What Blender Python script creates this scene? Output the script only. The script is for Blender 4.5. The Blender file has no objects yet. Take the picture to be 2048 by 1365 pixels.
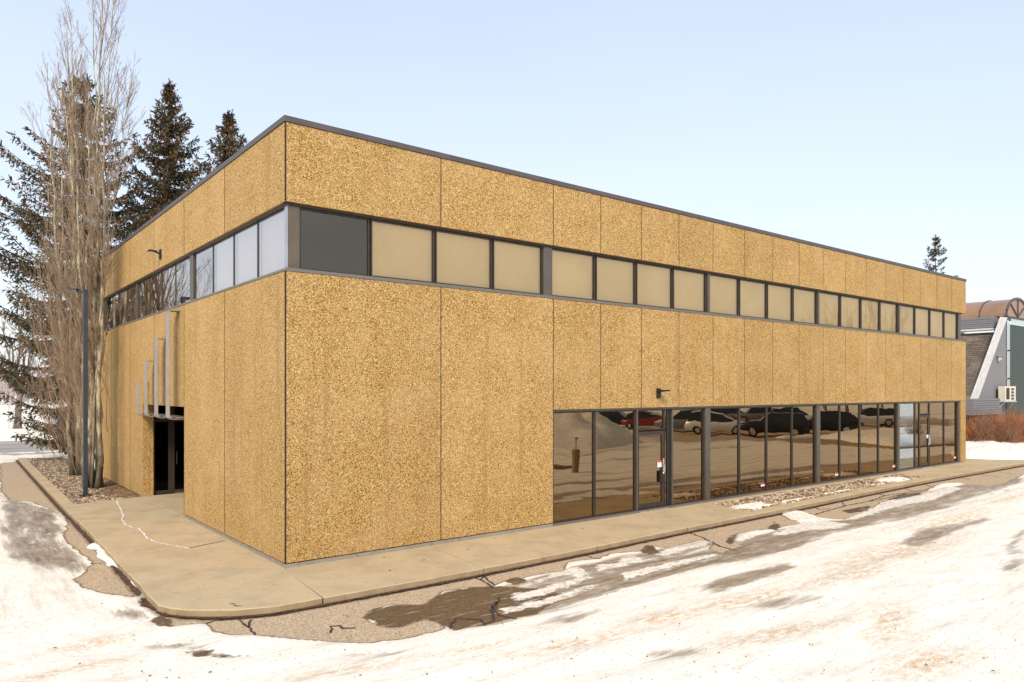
import bpy, math, random
import numpy as np
from mathutils import Vector, noise as mnoise
S = bpy.context.scene
COL = S.collection
R = math.radians
# ------------------------------------------------------------------ camera, sky, sun, exposure
FPX = 1456.0; CH = 3.2; CXP = 1024.0; HYP = 780.0; TH = 0.673147      # lens in px of a 2048 picture, eye height, horizon
CAMP = Vector((-4.945, -12.710, CH))
cd = bpy.data.cameras.new('camera'); cam = bpy.data.objects.new('camera', cd); COL.objects.link(cam)
cam.location = CAMP; cam.rotation_euler = (R(90), 0, -TH)
cd.sensor_width = 36; cd.lens = 36 * FPX / 2048; cd.shift_y = (HYP - 682.5) / 2048
cd.clip_start = .1; cd.clip_end = 3000
S.camera = cam
w = bpy.data.worlds.new('World'); S.world = w; w.use_nodes = True
wn = w.node_tree; wn.nodes.clear()
SUN_EL, SUN_AZ = R(38), R(222)          # azimuth clockwise from +Y
def wnode(t, **k):
    n = wn.nodes.new(t)
    for a, b in k.items(): setattr(n, a, b)
    return n
sky = wnode('ShaderNodeTexSky', sky_type='NISHITA', sun_disc=False, sun_elevation=SUN_EL, sun_rotation=SUN_AZ)
sky.dust_density = 2.0
bg1 = wnode('ShaderNodeBackground'); bg1.inputs[1].default_value = 0.05
wn.links.new(sky.outputs[0], bg1.inputs[0])
tc = wnode('ShaderNodeTexCoord'); sp = wnode('ShaderNodeSeparateXYZ'); wn.links.new(tc.outputs['Generated'], sp.inputs[0])
cm = wnode('ShaderNodeMapping'); cm.inputs['Scale'].default_value = (1, 1, 3.5); cm.inputs['Rotation'].default_value = (.2, .1, .6)
wn.links.new(tc.outputs['Generated'], cm.inputs[0])
cn = wnode('ShaderNodeTexNoise'); cn.inputs['Scale'].default_value = 1.6; cn.inputs['Detail'].default_value = 5; wn.links.new(cm.outputs[0], cn.inputs[0])
ad = wnode('ShaderNodeMath', operation='MULTIPLY_ADD'); ad.inputs[1].default_value = -.35; wn.links.new(cn.outputs[0], ad.inputs[0]); 
ad2 = wnode('ShaderNodeMath', operation='ADD'); ad2.inputs[1].default_value = .17; wn.links.new(sp.outputs[2], ad2.inputs[0]); wn.links.new(ad2.outputs[0], ad.inputs[2])
cr = wnode('ShaderNodeValToRGB'); wn.links.new(ad.outputs[0], cr.inputs[0])
els = cr.color_ramp.elements
els[0].position = 0; els[0].color = (.655, .675, .71, 1); els[1].position = .62; els[1].color = (.46, .535, .68, 1)
e = els.new(.16); e.color = (.62, .66, .73, 1); e = els.new(.36); e.color = (.555, .62, .72, 1)
bg2 = wnode('ShaderNodeBackground'); bg2.inputs[1].default_value = 0.86; wn.links.new(cr.outputs[0], bg2.inputs[0])
wa = wnode('ShaderNodeAddShader'); wo = wnode('ShaderNodeOutputWorld')
wn.links.new(bg1.outputs[0], wa.inputs[0]); wn.links.new(bg2.outputs[0], wa.inputs[1]); wn.links.new(wa.outputs[0], wo.inputs[0])
sd = bpy.data.lights.new('sun', 'SUN'); so = bpy.data.objects.new('sun', sd); COL.objects.link(so)
sd.energy = 2.6; sd.angle = R(14); sd.color = (1, .87, .66)
sv = Vector((math.sin(SUN_AZ) * math.cos(SUN_EL), math.cos(SUN_AZ) * math.cos(SUN_EL), math.sin(SUN_EL)))
so.rotation_euler = sv.to_track_quat('Z', 'Y').to_euler(); so.location = (-20, -30, 40)
S.view_settings.view_transform = 'Standard'; S.view_settings.look = 'None'
S.view_settings.exposure = 0.40; S.view_settings.gamma = 1

# ------------------------------------------------------------------ helpers
fx_, fy_ = math.sin(TH), math.cos(TH); rx_, ry_ = math.cos(TH), -math.sin(TH)
def ray(px, py):
    r = (px - CXP) / FPX
    return (fx_ + r * rx_, fy_ + r * ry_, (HYP - py) / FPX)
def gp(px, py, z=-.12):
    d = ray(px, py); t = (z - CH) / d[2]; return (CAMP[0] + d[0] * t, CAMP[1] + d[1] * t)
def fr(px, y=0.):
    d = ray(px, 600); return CAMP[0] + d[0] * (y - CAMP[1]) / d[1]
def fz(px, py, y=0.):
    d = ray(px, py); t = (y - CAMP[1]) / d[1]; return CAMP[0] + d[0] * t, CAMP[2] + d[2] * t
def at(px, dep):
    r = (px - CXP) / FPX * dep
    return (CAMP[0] + fx_ * dep + rx_ * r, CAMP[1] + fy_ * dep + ry_ * r)

class MB:
    def __init__(s): s.v = []; s.f = []; s.m = []
    def add(s, vs, fs, mi=0):
        b = len(s.v); s.v.extend(vs); s.f.extend([tuple(b + i for i in f) for f in fs]); s.m.extend([mi] * len(fs)); return s
    def box(s, x0, x1, y0, y1, z0, z1, mi=0):
        x0, x1 = min(x0, x1), max(x0, x1); y0, y1 = min(y0, y1), max(y0, y1); z0, z1 = min(z0, z1), max(z0, z1)
        return s.add([(x0, y0, z0), (x1, y0, z0), (x1, y1, z0), (x0, y1, z0), (x0, y0, z1), (x1, y0, z1), (x1, y1, z1), (x0, y1, z1)],
              [(0, 3, 2, 1), (4, 5, 6, 7), (0, 1, 5, 4), (1, 2, 6, 5), (2, 3, 7, 6), (3, 0, 4, 7)], mi)
    def prism(s, poly, z0, z1, mi=0, ax='z'):
        n = len(poly)
        if ax == 'z': lo = [(a, b, z0) for a, b in poly]; hi = [(a, b, z1) for a, b in poly]
        elif ax == 'y': lo = [(a, z0, b) for a, b in poly]; hi = [(a, z1, b) for a, b in poly]
        else: lo = [(z0, a, b) for a, b in poly]; hi = [(z1, a, b) for a, b in poly]
        return s.add(lo + hi, [tuple(range(n))[::-1], tuple(range(n, 2 * n))] + [(i, (i + 1) % n, n + (i + 1) % n, n + i) for i in range(n)], mi)
    def tube(s, pts, rad, k=6, mi=0, cap=True):
        b = len(s.v); n = len(pts); pr = None
        for i in range(n):
            a = pts[max(0, i - 1)]; c = pts[min(n - 1, i + 1)]
            d = (c[0] - a[0], c[1] - a[1], c[2] - a[2]); L = math.sqrt(d[0]**2 + d[1]**2 + d[2]**2) or 1; d = (d[0] / L, d[1] / L, d[2] / L)
            u = (0, 0, 1) if abs(d[2]) < .9 else (1, 0, 0)
            p = (d[1] * u[2] - d[2] * u[1], d[2] * u[0] - d[0] * u[2], d[0] * u[1] - d[1] * u[0]); L = math.sqrt(p[0]**2 + p[1]**2 + p[2]**2); p = (p[0] / L, p[1] / L, p[2] / L)
            q = (d[1] * p[2] - d[2] * p[1], d[2] * p[0] - d[0] * p[2], d[0] * p[1] - d[1] * p[0])
            r = rad[i] if not isinstance(rad, (int, float)) else rad
            for j in range(k):
                t = 2 * math.pi * j / k; cc = math.cos(t) * r; ss = math.sin(t) * r; o = pts[i]
                s.v.append((o[0] + p[0] * cc + q[0] * ss, o[1] + p[1] * cc + q[1] * ss, o[2] + p[2] * cc + q[2] * ss))
        for i in range(n - 1):
            for j in range(k):
                j2 = (j + 1) % k
                s.f.append((b + i * k + j, b + i * k + j2, b + (i + 1) * k + j2, b + (i + 1) * k + j)); s.m.append(mi)
        if cap and k > 3:
            s.f.append(tuple(b + j for j in range(k))[::-1]); s.f.append(tuple(b + (n - 1) * k + j for j in range(k))); s.m += [mi, mi]
        return s
    def build(s, name, mats, parent=None, smooth=False, loc=None, bevel=0):
        me = bpy.data.meshes.new(name); me.from_pydata(s.v, [], s.f)
        if not isinstance(mats, (list, tuple)): mats = [mats]
        for m in mats: me.materials.append(m)
        if len(mats) > 1: me.polygons.foreach_set('material_index', s.m)
        if smooth: me.polygons.foreach_set('use_smooth', [True] * len(s.f))
        me.update()
        o = bpy.data.objects.new(name, me); COL.objects.link(o)
        if parent: o.parent = parent
        if loc: o.location = loc
        if bevel:
            md = o.modifiers.new('bevel', 'BEVEL'); md.width = bevel; md.segments = 2; md.limit_method = 'ANGLE'
        return o
def tag(o, label=None, cat=None, group=None, kind=None):
    if label: o['label'] = label
    if cat: o['category'] = cat
    if group: o['group'] = group
    if kind: o['kind'] = kind
    return o
def empty(name, loc, label, cat, group=None, rz=0):
    o = bpy.data.objects.new(name, None); COL.objects.link(o); o.location = loc; o.rotation_euler = (0, 0, rz); o.empty_display_size = .3
    return tag(o, label, cat, group)
def dup(o, parent=None):
    c = o.copy(); COL.objects.link(c)
    if parent: c.parent = parent
    for ch in list(o.children): dup(ch, c)
    return c

# ------------------------------------------------------------------ materials
class NT:
    def __init__(s, name):
        s.m = bpy.data.materials.new(name); s.m.use_nodes = True; s.t = s.m.node_tree; s.t.nodes.clear()
        s.out = s.n('ShaderNodeOutputMaterial')
    def n(s, t, **k):
        x = s.t.nodes.new(t)
        for a, b in k.items(): setattr(x, a, b)
        return x
    def l(s, a, b): s.t.links.new(a, b)
    def val(s, x, sock):
        if hasattr(x, 'links') or isinstance(x, bpy.types.NodeSocket): s.l(x, sock)
        else: sock.default_value = x
    def co(s, scale=(1, 1, 1), rot=(0, 0, 0), kind='Object'):
        t = s.n('ShaderNodeTexCoord'); m = s.n('ShaderNodeMapping'); m.inputs['Scale'].default_value = scale; m.inputs['Rotation'].default_value = rot
        s.l(t.outputs[kind], m.inputs[0]); return m.outputs[0]
    def noise(s, co, scale, detail=4, rough=.55, dist=0):
        x = s.n('ShaderNodeTexNoise'); x.inputs['Scale'].default_value = scale; x.inputs['Detail'].default_value = detail
        x.inputs['Roughness'].default_value = rough; x.inputs['Distortion'].default_value = dist; s.l(co, x.inputs['Vector']); return x.outputs[0]
    def vor(s, co, scale, feature='F1'):
        x = s.n('ShaderNodeTexVoronoi', feature=feature); x.inputs['Scale'].default_value = scale; s.l(co, x.inputs['Vector']); return x
    def math(s, op, a, b=0., c=0., clamp=False):
        x = s.n('ShaderNodeMath', operation=op); x.use_clamp = clamp
        s.val(a, x.inputs[0]); s.val(b, x.inputs[1])
        if op in ('MULTIPLY_ADD',): s.val(c, x.inputs[2])
        return x.outputs[0]
    def rng(s, v, a, b, c=0., d=1., smooth=True):
        x = s.n('ShaderNodeMapRange'); x.interpolation_type = 'SMOOTHSTEP' if smooth else 'LINEAR'
        s.val(v, x.inputs[0]); x.inputs[1].default_value = a; x.inputs[2].default_value = b; x.inputs[3].default_value = c; x.inputs[4].default_value = d
        return x.outputs[0]
    def mix(s, f, a, b, mode='MIX'):
        x = s.n('ShaderNodeMix', data_type='RGBA', blend_type=mode)
        s.val(f, x.inputs[0]); 
        for v, i in ((a, 6), (b, 7)):
            if isinstance(v, tuple): x.inputs[i].default_value = (*v, 1) if len(v) == 3 else v
            else: s.l(v, x.inputs[i])
        return x.outputs[2]
    def ramp(s, f, stops, const=False):
        x = s.n('ShaderNodeValToRGB'); s.l(f, x.inputs[0]); r = x.color_ramp; r.interpolation = 'CONSTANT' if const else 'LINEAR'
        r.elements[0].position = stops[0][0]; r.elements[0].color = (*stops[0][1], 1); r.elements[1].position = stops[-1][0]; r.elements[1].color = (*stops[-1][1], 1)
        for p, c in stops[1:-1]: e = r.elements.new(p); e.color = (*c, 1)
        return x.outputs[0]
    def attr(s, name):
        x = s.n('ShaderNodeAttribute', attribute_name=name); return x.outputs['Fac']
    def bsdf(s, col, rough=.8, metal=0., spec=.3, bump=None, bs=.3, bd=.01):
        b = s.n('ShaderNodeBsdfPrincipled')
        if isinstance(col, tuple): b.inputs['Base Color'].default_value = (*col, 1)
        else: s.l(col, b.inputs['Base Color'])
        s.val(rough, b.inputs['Roughness']); b.inputs['Metallic'].default_value = metal; b.inputs['Specular IOR Level'].default_value = spec
        if bump is not None:
            u = s.n('ShaderNodeBump'); u.inputs['Strength'].default_value = bs; u.inputs['Distance'].default_value = bd
            s.l(bump, u.inputs['Height']); s.l(u.outputs[0], b.inputs['Normal'])
        s.l(b.outputs[0], s.out.inputs[0]); return s.m
def plain(name, col, rough=.6, metal=0., spec=.4, var=.12, vs=6, dark=None, aniso=(1, 1, 1)):
    t = NT(name); co = t.co(aniso); n = t.noise(co, vs, 6, .6)
    c2 = tuple(c * (1 - var) for c in col) if dark is None else dark; c1 = tuple(min(1, c * (1 + var)) for c in col)
    return t.bsdf(t.mix(t.rng(n, .3, .7), c2, c1), t.rng(n, .2, .8, rough * .85, min(1, rough * 1.1)), metal, spec)

def m_aggregate():
    t = NT('exposed_aggregate'); co = t.co()
    dis = t.n('ShaderNodeTexNoise'); dis.inputs['Scale'].default_value = 45; dis.inputs['Detail'].default_value = 2; t.l(co, dis.inputs['Vector'])
    va = t.n('ShaderNodeVectorMath', operation='MULTIPLY_ADD'); va.inputs[1].default_value = (.02, .02, .02); t.l(dis.outputs['Color'], va.inputs[0]); t.l(co, va.inputs[2])
    v = t.vor(va.outputs[0], 66); sp = t.n('ShaderNodeSeparateColor'); t.l(v.outputs['Color'], sp.inputs[0])
    st = t.ramp(sp.outputs[0], [(0, (.06, .032, .012)), (.09, (.23, .125, .04)), (.22, (.44, .27, .09)), (.42, (.57, .37, .135)), (.66, (.65, .44, .18)), (.84, (.76, .56, .26)), (.95, (.90, .76, .48))], True)
    crev = t.rng(v.outputs['Distance'], .35, .85)
    c = t.mix(t.math('MULTIPLY', crev, .52), st, (.10, .058, .02))
    n2 = t.noise(co, 9, 3); c = t.mix(t.rng(n2, .35, .7, 0, .35), c, (.38, .21, .06))
    n3 = t.noise(co, .9, 4); c = t.mix(t.rng(n3, .35, .75, 0, .30), c, (.62, .44, .24))
    stc = t.co((3.2, 3.2, .14)); n4 = t.noise(stc, 1.3, 5, .6)
    c = t.mix(t.rng(n4, .53, .74, 0, .48), c, (.30, .17, .07))
    hs = t.n('ShaderNodeHueSaturation'); hs.inputs['Saturation'].default_value = 1.0; hs.inputs['Value'].default_value = .92; c = t.mix(1., c, (1., .98, .94), 'MULTIPLY')
    gi = t.n('ShaderNodeNewGeometry'); pi_ = gi.outputs['Random Per Island']; c = t.mix(1., c, t.ramp(pi_, [(0, (.92, .915, .90)), (.5, (1., .985, .96)), (1, (1.04, 1.03, 1.03))]), 'MULTIPLY')
    t.l(c, hs.inputs['Color'])
    return t.bsdf(hs.outputs[0], .85, 0, .25, t.math('SUBTRACT', 1., v.outputs['Distance']), .55, .012)
def m_conc(name, col, stain=(.30, .22, .14), sc=1.0):
    t = NT(name); co = t.co()
    n1 = t.noise(co, 1.1 * sc, 7, .62); n2 = t.noise(co, 90, 2, .5); n3 = t.noise(co, 6, 5, .6)
    c = t.mix(t.rng(n1, .40, .68, 0, .7), col, tuple(a * .74 for a in col))
    c = t.mix(t.rng(n3, .56, .72, 0, .5), c, stain)
    c = t.mix(t.rng(n2, .3, .7, 0, .22), c, tuple(a * .55 for a in col))
    return t.bsdf(c, .88, 0, .2, n2, .25, .004)
def m_glass(name, tint, refl, base, graz=(1, 1, 1), bump=0., rough=.0):
    t = NT(name); tr = t.n('ShaderNodeBsdfTransparent'); tr.inputs[0].default_value = (*tint, 1)
    gl = t.n('ShaderNodeBsdfGlossy'); gl.inputs['Roughness'].default_value = rough
    lw = t.n('ShaderNodeFresnel'); lw.inputs[0].default_value = 1.5
    f = t.rng(lw.outputs[0], .04, 1., base, 1., False)
    t.l(t.mix(t.rng(lw.outputs[0], .04, .8, 0, 1, False), refl, graz), gl.inputs[0])
    if bump:
        co = t.co(); n = t.noise(co, .9, 1); b = t.n('ShaderNodeBump'); b.inputs['Strength'].default_value = 1; b.inputs['Distance'].default_value = bump
        t.l(n, b.inputs['Height']); t.l(b.outputs[0], gl.inputs['Normal'])
    mx = t.n('ShaderNodeMixShader'); t.l(f, mx.inputs[0]); t.l(tr.outputs[0], mx.inputs[1]); t.l(gl.outputs[0], mx.inputs[2]); t.l(mx.outputs[0], t.out.inputs[0])
    return t.m
M = {}
M['agg'] = m_aggregate()
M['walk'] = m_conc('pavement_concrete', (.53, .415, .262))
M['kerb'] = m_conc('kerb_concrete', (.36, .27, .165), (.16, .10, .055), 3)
M['plinth'] = m_conc('plinth_concrete', (.30, .27, .23), (.12, .10, .08), 3)
M['frame'] = plain('bronze_frame', (.050, .038, .030), .45, .3)
M['wide'] = plain('grey_bronze_mullion', (.115, .10, .085), .42, .4, vs=2)
M['post'] = plain('corner_post_metal', (.135, .11, .08), .38, .5, vs=1.5)
M['postl'] = plain('corner_post_pale', (.36, .37, .42), .35, .5, vs=1.5)
M['sill'] = plain('sill_flashing', (.20, .175, .155), .45, .4, aniso=(3, 3, 8))
M['coping'] = plain('roof_coping_metal', (.105, .088, .088), .5, .3, vs=2)
M['glass_up'] = m_glass('tinted_glass', (.95, .86, .69), (.85, .72, .56), .14, (1, .93, .80))
M['glass_left'] = m_glass('tinted_glass_clear_sky', (.98, .90, .85), (1, .94, .885), .42)
M['glass_low'] = m_glass('bronze_mirror_glass', (.16, .12, .07), (.68, .50, .31), .40, (.80, .64, .43), .004)
M['glass_blue'] = m_glass('clear_pale_glass', (.62, .72, .72), (.90, .97, 1), .48)
M['glass_dark'] = m_glass('dark_glass', (.10, .09, .08), (.25, .25, .25), .03, (.15, .14, .13))
M['blind'] = plain('roller_blind', (.93, .85, .66), .9, vs=.8, var=.05)
M['blind2'] = plain('pale_blind', (.88, .86, .88), .9, vs=.6, var=.04)
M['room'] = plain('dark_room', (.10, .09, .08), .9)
M['ceil'] = plain('room_ceiling', (.30, .225, .24), .9, vs=14, var=.25, aniso=(1, 4, 1))
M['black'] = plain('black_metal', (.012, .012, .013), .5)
M['strap'] = plain('grey_painted_steel', (.30, .26, .225), .5, .1, vs=3)
M['alum'] = plain('aluminium', (.6, .6, .6), .3, .9)
M['red'] = plain('red_ink', (.6, .03, .03), .6); M['paper'] = plain('white_paper', (.8, .8, .78), .7)
M['lamp'] = plain('charcoal_lamp_post', (.045, .052, .065), .45, .3)
M['lens'] = plain('frosted_lens', (.55, .55, .52), .3)
M['roof'] = plain('roof_membrane', (.3, .3, .3), .9)

# ------------------------------------------------------------------ ground sheet with snow, ice, bare asphalt
ZA = -.12
def P(*pts): return np.array([gp(*p) for p in pts])
def sdf(X, Y, poly):
    """signed distance, positive inside"""
    n = len(poly); d = np.full(X.shape, 1e9); ins = np.zeros(X.shape, bool)
    for i in range(n):
        ax, ay = poly[i]; bx, by = poly[(i + 1) % n]; ex, ey = bx - ax, by - ay; L2 = ex * ex + ey * ey + 1e-12
        t = np.clip(((X - ax) * ex + (Y - ay) * ey) / L2, 0, 1); d = np.minimum(d, (X - ax - t * ex)**2 + (Y - ay - t * ey)**2)
        if abs(ey) > 1e-12: c = ((ay > Y) != (by > Y)) & (X < (bx - ax) * (Y - ay) / ey + ax); ins ^= c
    d = np.sqrt(d); return np.where(ins, d, -d)
def ldist(X, Y, pl):
    d = np.full(X.shape, 1e9)
    for i in range(len(pl) - 1):
        ax, ay = pl[i]; bx, by = pl[i + 1]; ex, ey = bx - ax, by - ay; L2 = ex * ex + ey * ey + 1e-12
        t = np.clip(((X - ax) * ex + (Y - ay) * ey) / L2, 0, 1); d = np.minimum(d, (X - ax - t * ex)**2 + (Y - ay - t * ey)**2)
    return np.sqrt(d)
def steps(segs):
    a = [segs[0][0]]
    for x0, x1, s in segs:
        n = max(1, int(round((x1 - x0) / s))); a += list(np.linspace(x0, x1, n + 1)[1:])
    return a
grow = [3 * 1.35**i for i in range(18)]
xs = steps([(-9, 12, .08), (12, 20, .12), (20, 40, .2), (40, 70, 1)]); xs = [xs[0] - sum(grow[:i + 1]) for i in range(17)][::-1] + xs + [70 + sum(grow[:i + 1]) for i in range(15)]
ys = steps([(-40, -13, 1.), (-13, -9, .12), (-9, 1, .08), (1, 16, .14), (16, 60, .5)]); ys = [ys[0] - sum(grow[:i + 1]) for i in range(16)][::-1] + ys + [60 + sum(grow[:i + 1]) for i in range(15)]
X, Y = np.meshgrid(np.array(xs), np.array(ys)); sh = X.shape
near = (X > -12) & (X < 45) & (Y > -14) & (Y < 34)
xn, yn = X[near], Y[near]
DRY = [P((0, 928), (45, 922), (62, 948), (90, 985), (128, 1020), (170, 1062), (215, 1105), (236, 1128), (262, 1155), (283, 1183), (268, 1196), (200, 1186), (165, 1176), (148, 1160), (180, 1132), (182, 1127), (160, 1108), (126, 1078), (132, 1048), (126, 1022), (100, 1018), (60, 1004), (20, 1000), (0, 984)),
       P((300, 1241), (330, 1224), (372, 1222), (470, 1222), (640, 1192), (970, 1136), (1190, 1092), (1376, 1054), (1552, 1018), (1620, 1008), (1714, 988), (1848, 958), (2048, 926), (2100, 918), (2100, 930), (2048, 950), (2010, 968), (1960, 972), (1920, 967), (1880, 968), (1850, 985), (1800, 996), (1762, 1006), (1740, 1022), (1690, 1040), (1640, 1036), (1600, 1022), (1556, 1026), (1580, 1040), (1602, 1046), (1550, 1058), (1510, 1062), (1478, 1068), (1455, 1078), (1490, 1092), (1445, 1108), (1418, 1100), (1430, 1084), (1400, 1082), (1330, 1098), (1300, 1092), (1285, 1103), (1225, 1107), (1200, 1118), (1160, 1122), (1138, 1126), (1128, 1144), (1095, 1146), (1050, 1156), (1010, 1163), (985, 1177), (930, 1178), (890, 1184), (862, 1206), (840, 1212), (780, 1211), (740, 1222), (728, 1236), (765, 1252), (800, 1254), (850, 1237), (878, 1244), (898, 1258), (850, 1270), (800, 1280), (760, 1285), (730, 1287), (680, 1285), (630, 1283), (560, 1277), (500, 1273), (450, 1271), (425, 1268), (408, 1248), (350, 1257), (318, 1254))]
WET = [P((728, 1236), (740, 1220), (790, 1208), (845, 1210), (885, 1183), (940, 1174), (1000, 1172), (1100, 1180), (1130, 1195), (1080, 1228), (1000, 1246), (905, 1264), (880, 1248), (850, 1240), (800, 1256), (762, 1256)),
       P((268, 1204), (290, 1200), (325, 1212), (330, 1222), (300, 1216), (280, 1216)),
       P((296, 1243), (322, 1230), (345, 1240), (352, 1256), (330, 1256)),
       P((372, 1308), (400, 1303), (440, 1307), (500, 1312), (505, 1317), (440, 1318), (390, 1316)),
       P((1006, 1164), (1030, 1154), (1050, 1158), (1058, 1166), (1030, 1172)),
       P((1280, 1104), (1290, 1090), (1308, 1092), (1322, 1104), (1300, 1112)),
       P((1452, 1084), (1458, 1074), (1472, 1068), (1480, 1072), (1466, 1084), (1460, 1090)),
       P((1535, 1058), (1548, 1044), (1562, 1050), (1556, 1062)),
       P((1680, 1022), (1720, 1014), (1745, 1010), (1738, 1022), (1700, 1028)),
       P((1772, 1000), (1800, 990), (1850, 982), (1840, 992), (1800, 1000))]
ICE = [P((905, 1262), (900, 1240), (985, 1176), (1100, 1145), (1200, 1120), (1300, 1100), (1430, 1082), (1480, 1075), (1600, 1045), (1700, 1040), (1760, 1008), (1900, 972), (2048, 952), (2048, 968), (1940, 1002), (1880, 1022), (1760, 1052), (1650, 1078), (1600, 1100), (1520, 1118), (1400, 1140), (1330, 1160), (1240, 1190), (1120, 1225), (1000, 1250)),
       P((1385, 1192), (1400, 1170), (1470, 1148), (1560, 1130), (1618, 1134), (1560, 1160), (1450, 1190)),
       P((1085, 1252), (1110, 1236), (1190, 1220), (1200, 1226), (1150, 1248)),
       P((0, 985), (60, 1006), (126, 1022), (130, 1050), (124, 1078), (160, 1110), (180, 1132), (150, 1158), (90, 1135), (0, 1122)),
       P((1780, 1090), (1830, 1062), (1960, 1036), (1990, 1040), (1900, 1075), (1850, 1096)),
       P((1450, 1222), (1560, 1192), (1640, 1196), (1560, 1222)), P((2000, 1090), (2048, 1060), (2048, 1110), (2010, 1112)),
       P((280, 1300), (330, 1290), (420, 1298), (400, 1310)), P((200, 1215), (300, 1225), (310, 1245), (230, 1238)),
       P((700, 1312), (760, 1306), (800, 1310), (730, 1322)), P((1270, 1308), (1380, 1302), (1390, 1310), (1300, 1318)), P((1990, 1130), (2048, 1120), (2048, 1150), (2000, 1150))]
SAND = [(1800, 1105, 170, 30), (1700, 1150, 130, 22), (1500, 1200, 160, 22), (1330, 1240, 130, 18), (1150, 1290, 200, 16), (1780, 1250, 60, 60), (960, 1300, 90, 10), (1900, 1040, 110, 16), (200, 1290, 120, 12), (130, 1350, 200, 14), (700, 1345, 200, 14), (1860, 1330, 120, 40), (2010, 1000, 60, 10), (1560, 1270, 200, 25)]
def big(polys):
    d = np.full(xn.shape, -9.)
    for p in polys: d = np.maximum(d, sdf(xn, yn, p))
    return d
dry = np.full(sh, -2.); wet = np.full(sh, -2.); ice = np.zeros(sh); sand = np.zeros(sh); joint = np.full(sh, 2.); grit = np.zeros(sh)
dry[near] = np.clip(big(DRY), -2, 2); wet[near] = np.clip(big(WET), -2, 2)
icd = big(ICE)
iv = np.clip(.5 + icd / .5, 0, 1)
# tyre track streaks run along the drive
ice[near] = iv * .95
for (px, py, ra, rb) in SAND:
    c = np.array(gp(px, py)); a = np.array(gp(px + ra, py - ra * .18)) - c; b = np.array(gp(px, py + rb)) - c
    det = a[0] * b[1] - a[1] * b[0]; u = ((xn - c[0]) * b[1] - (yn - c[1]) * b[0]) / det; v = (-(xn - c[0]) * a[1] + (yn - c[1]) * a[0]) / det
    sand[near] = np.maximum(sand[near], np.clip(1.15 - np.sqrt(u * u + v * v), 0, 1))
FN_ = np.zeros(sh); _m = (X > 8) & (X < 120) & (Y < -7) & (Y > -60)
FN_[_m] = [mnoise.fractal((a * .07, b * .42, 3.), 1, 2.1, 4) for a, b in zip(X[_m], Y[_m])]
farlot = np.clip((-Y - 8.5 + .02 * X) / 3, 0, 1) * np.clip((X - 10) / 5, 0, 1) * (Y > -60); ice = np.maximum(ice, farlot * (.40 + 1.1 * FN_)); ice = np.clip(ice, -.5, 1.2)
# walk outline (kerb face of the pavement) in world metres
KERB = [(-1.78, 28.5), (-1.81, 27.4), (-1.99, 18.05), (-2.12, 10.73), (-2.17, 5.98), (-2.24, 2.42), (-2.30, -.64), (-2.30, -.96), (-2.22, -1.22), (-2.04, -1.46), (-1.78, -1.72), (-1.51, -1.90), (-1.2, -2.04), (-.9, -2.11), (-.23, -2.13), (.81, -2.16), (1.66, -2.18), (2.82, -2.19), (4.68, -2.17), (5.68, -2.14), (7.1, -2.08), (8.82, -2.02), (11.31, -1.99), (14.28, -1.92), (17.28, -1.82), (22.65, -1.68), (32, -1.80), (36, -2.0)]
joint[near] = np.clip(ldist(xn, yn, KERB), 0, 2)
CRK = [[(980, 1142), (965, 1150), (975, 1160), (990, 1172)], [(940, 1152), (962, 1160), (985, 1176)], [(960, 1160), (975, 1150), (972, 1146)], [(420, 1226), (440, 1240), (470, 1238), (490, 1228), (560, 1222)], [(410, 1248), (430, 1242), (470, 1240)], [(470, 1238), (498, 1258), (510, 1272)], [(500, 1240), (498, 1256)], [(478, 1240), (505, 1235), (540, 1225)], [(1165, 1110), (1185, 1116), (1202, 1120)], [(1368, 1062), (1400, 1074), (1440, 1094), (1475, 1102)],
       [(1560, 1030), (1590, 1040), (1605, 1046)], [(1630, 1030), (1690, 1012), (1760, 1000), (1810, 988)], [(1690, 1012), (1680, 998)], [(1740, 1003), (1770, 992), (1830, 984), (1860, 978)], [(1770, 992), (1745, 985)], [(1850, 970), (1880, 980)], [(1900, 952), (1940, 960)], [(1960, 950), (2000, 955)], [(900, 1258), (912, 1238), (960, 1240), (968, 1252), (985, 1240), (985, 1215), (990, 1204)], [(985, 1215), (1000, 1232), (1035, 1240)], [(995, 1196), (1000, 1200), (990, 1215)], [(660, 1268), (662, 1254), (680, 1253), (690, 1258), (712, 1257)], [(240, 1128), (262, 1142), (280, 1170), (300, 1195)], [(183, 1128), (205, 1127)], [(1620, 1012), (1640, 1020), (1660, 1018)], [(1800, 975), (1830, 984)], [(2000, 945), (2030, 950)]]
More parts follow.
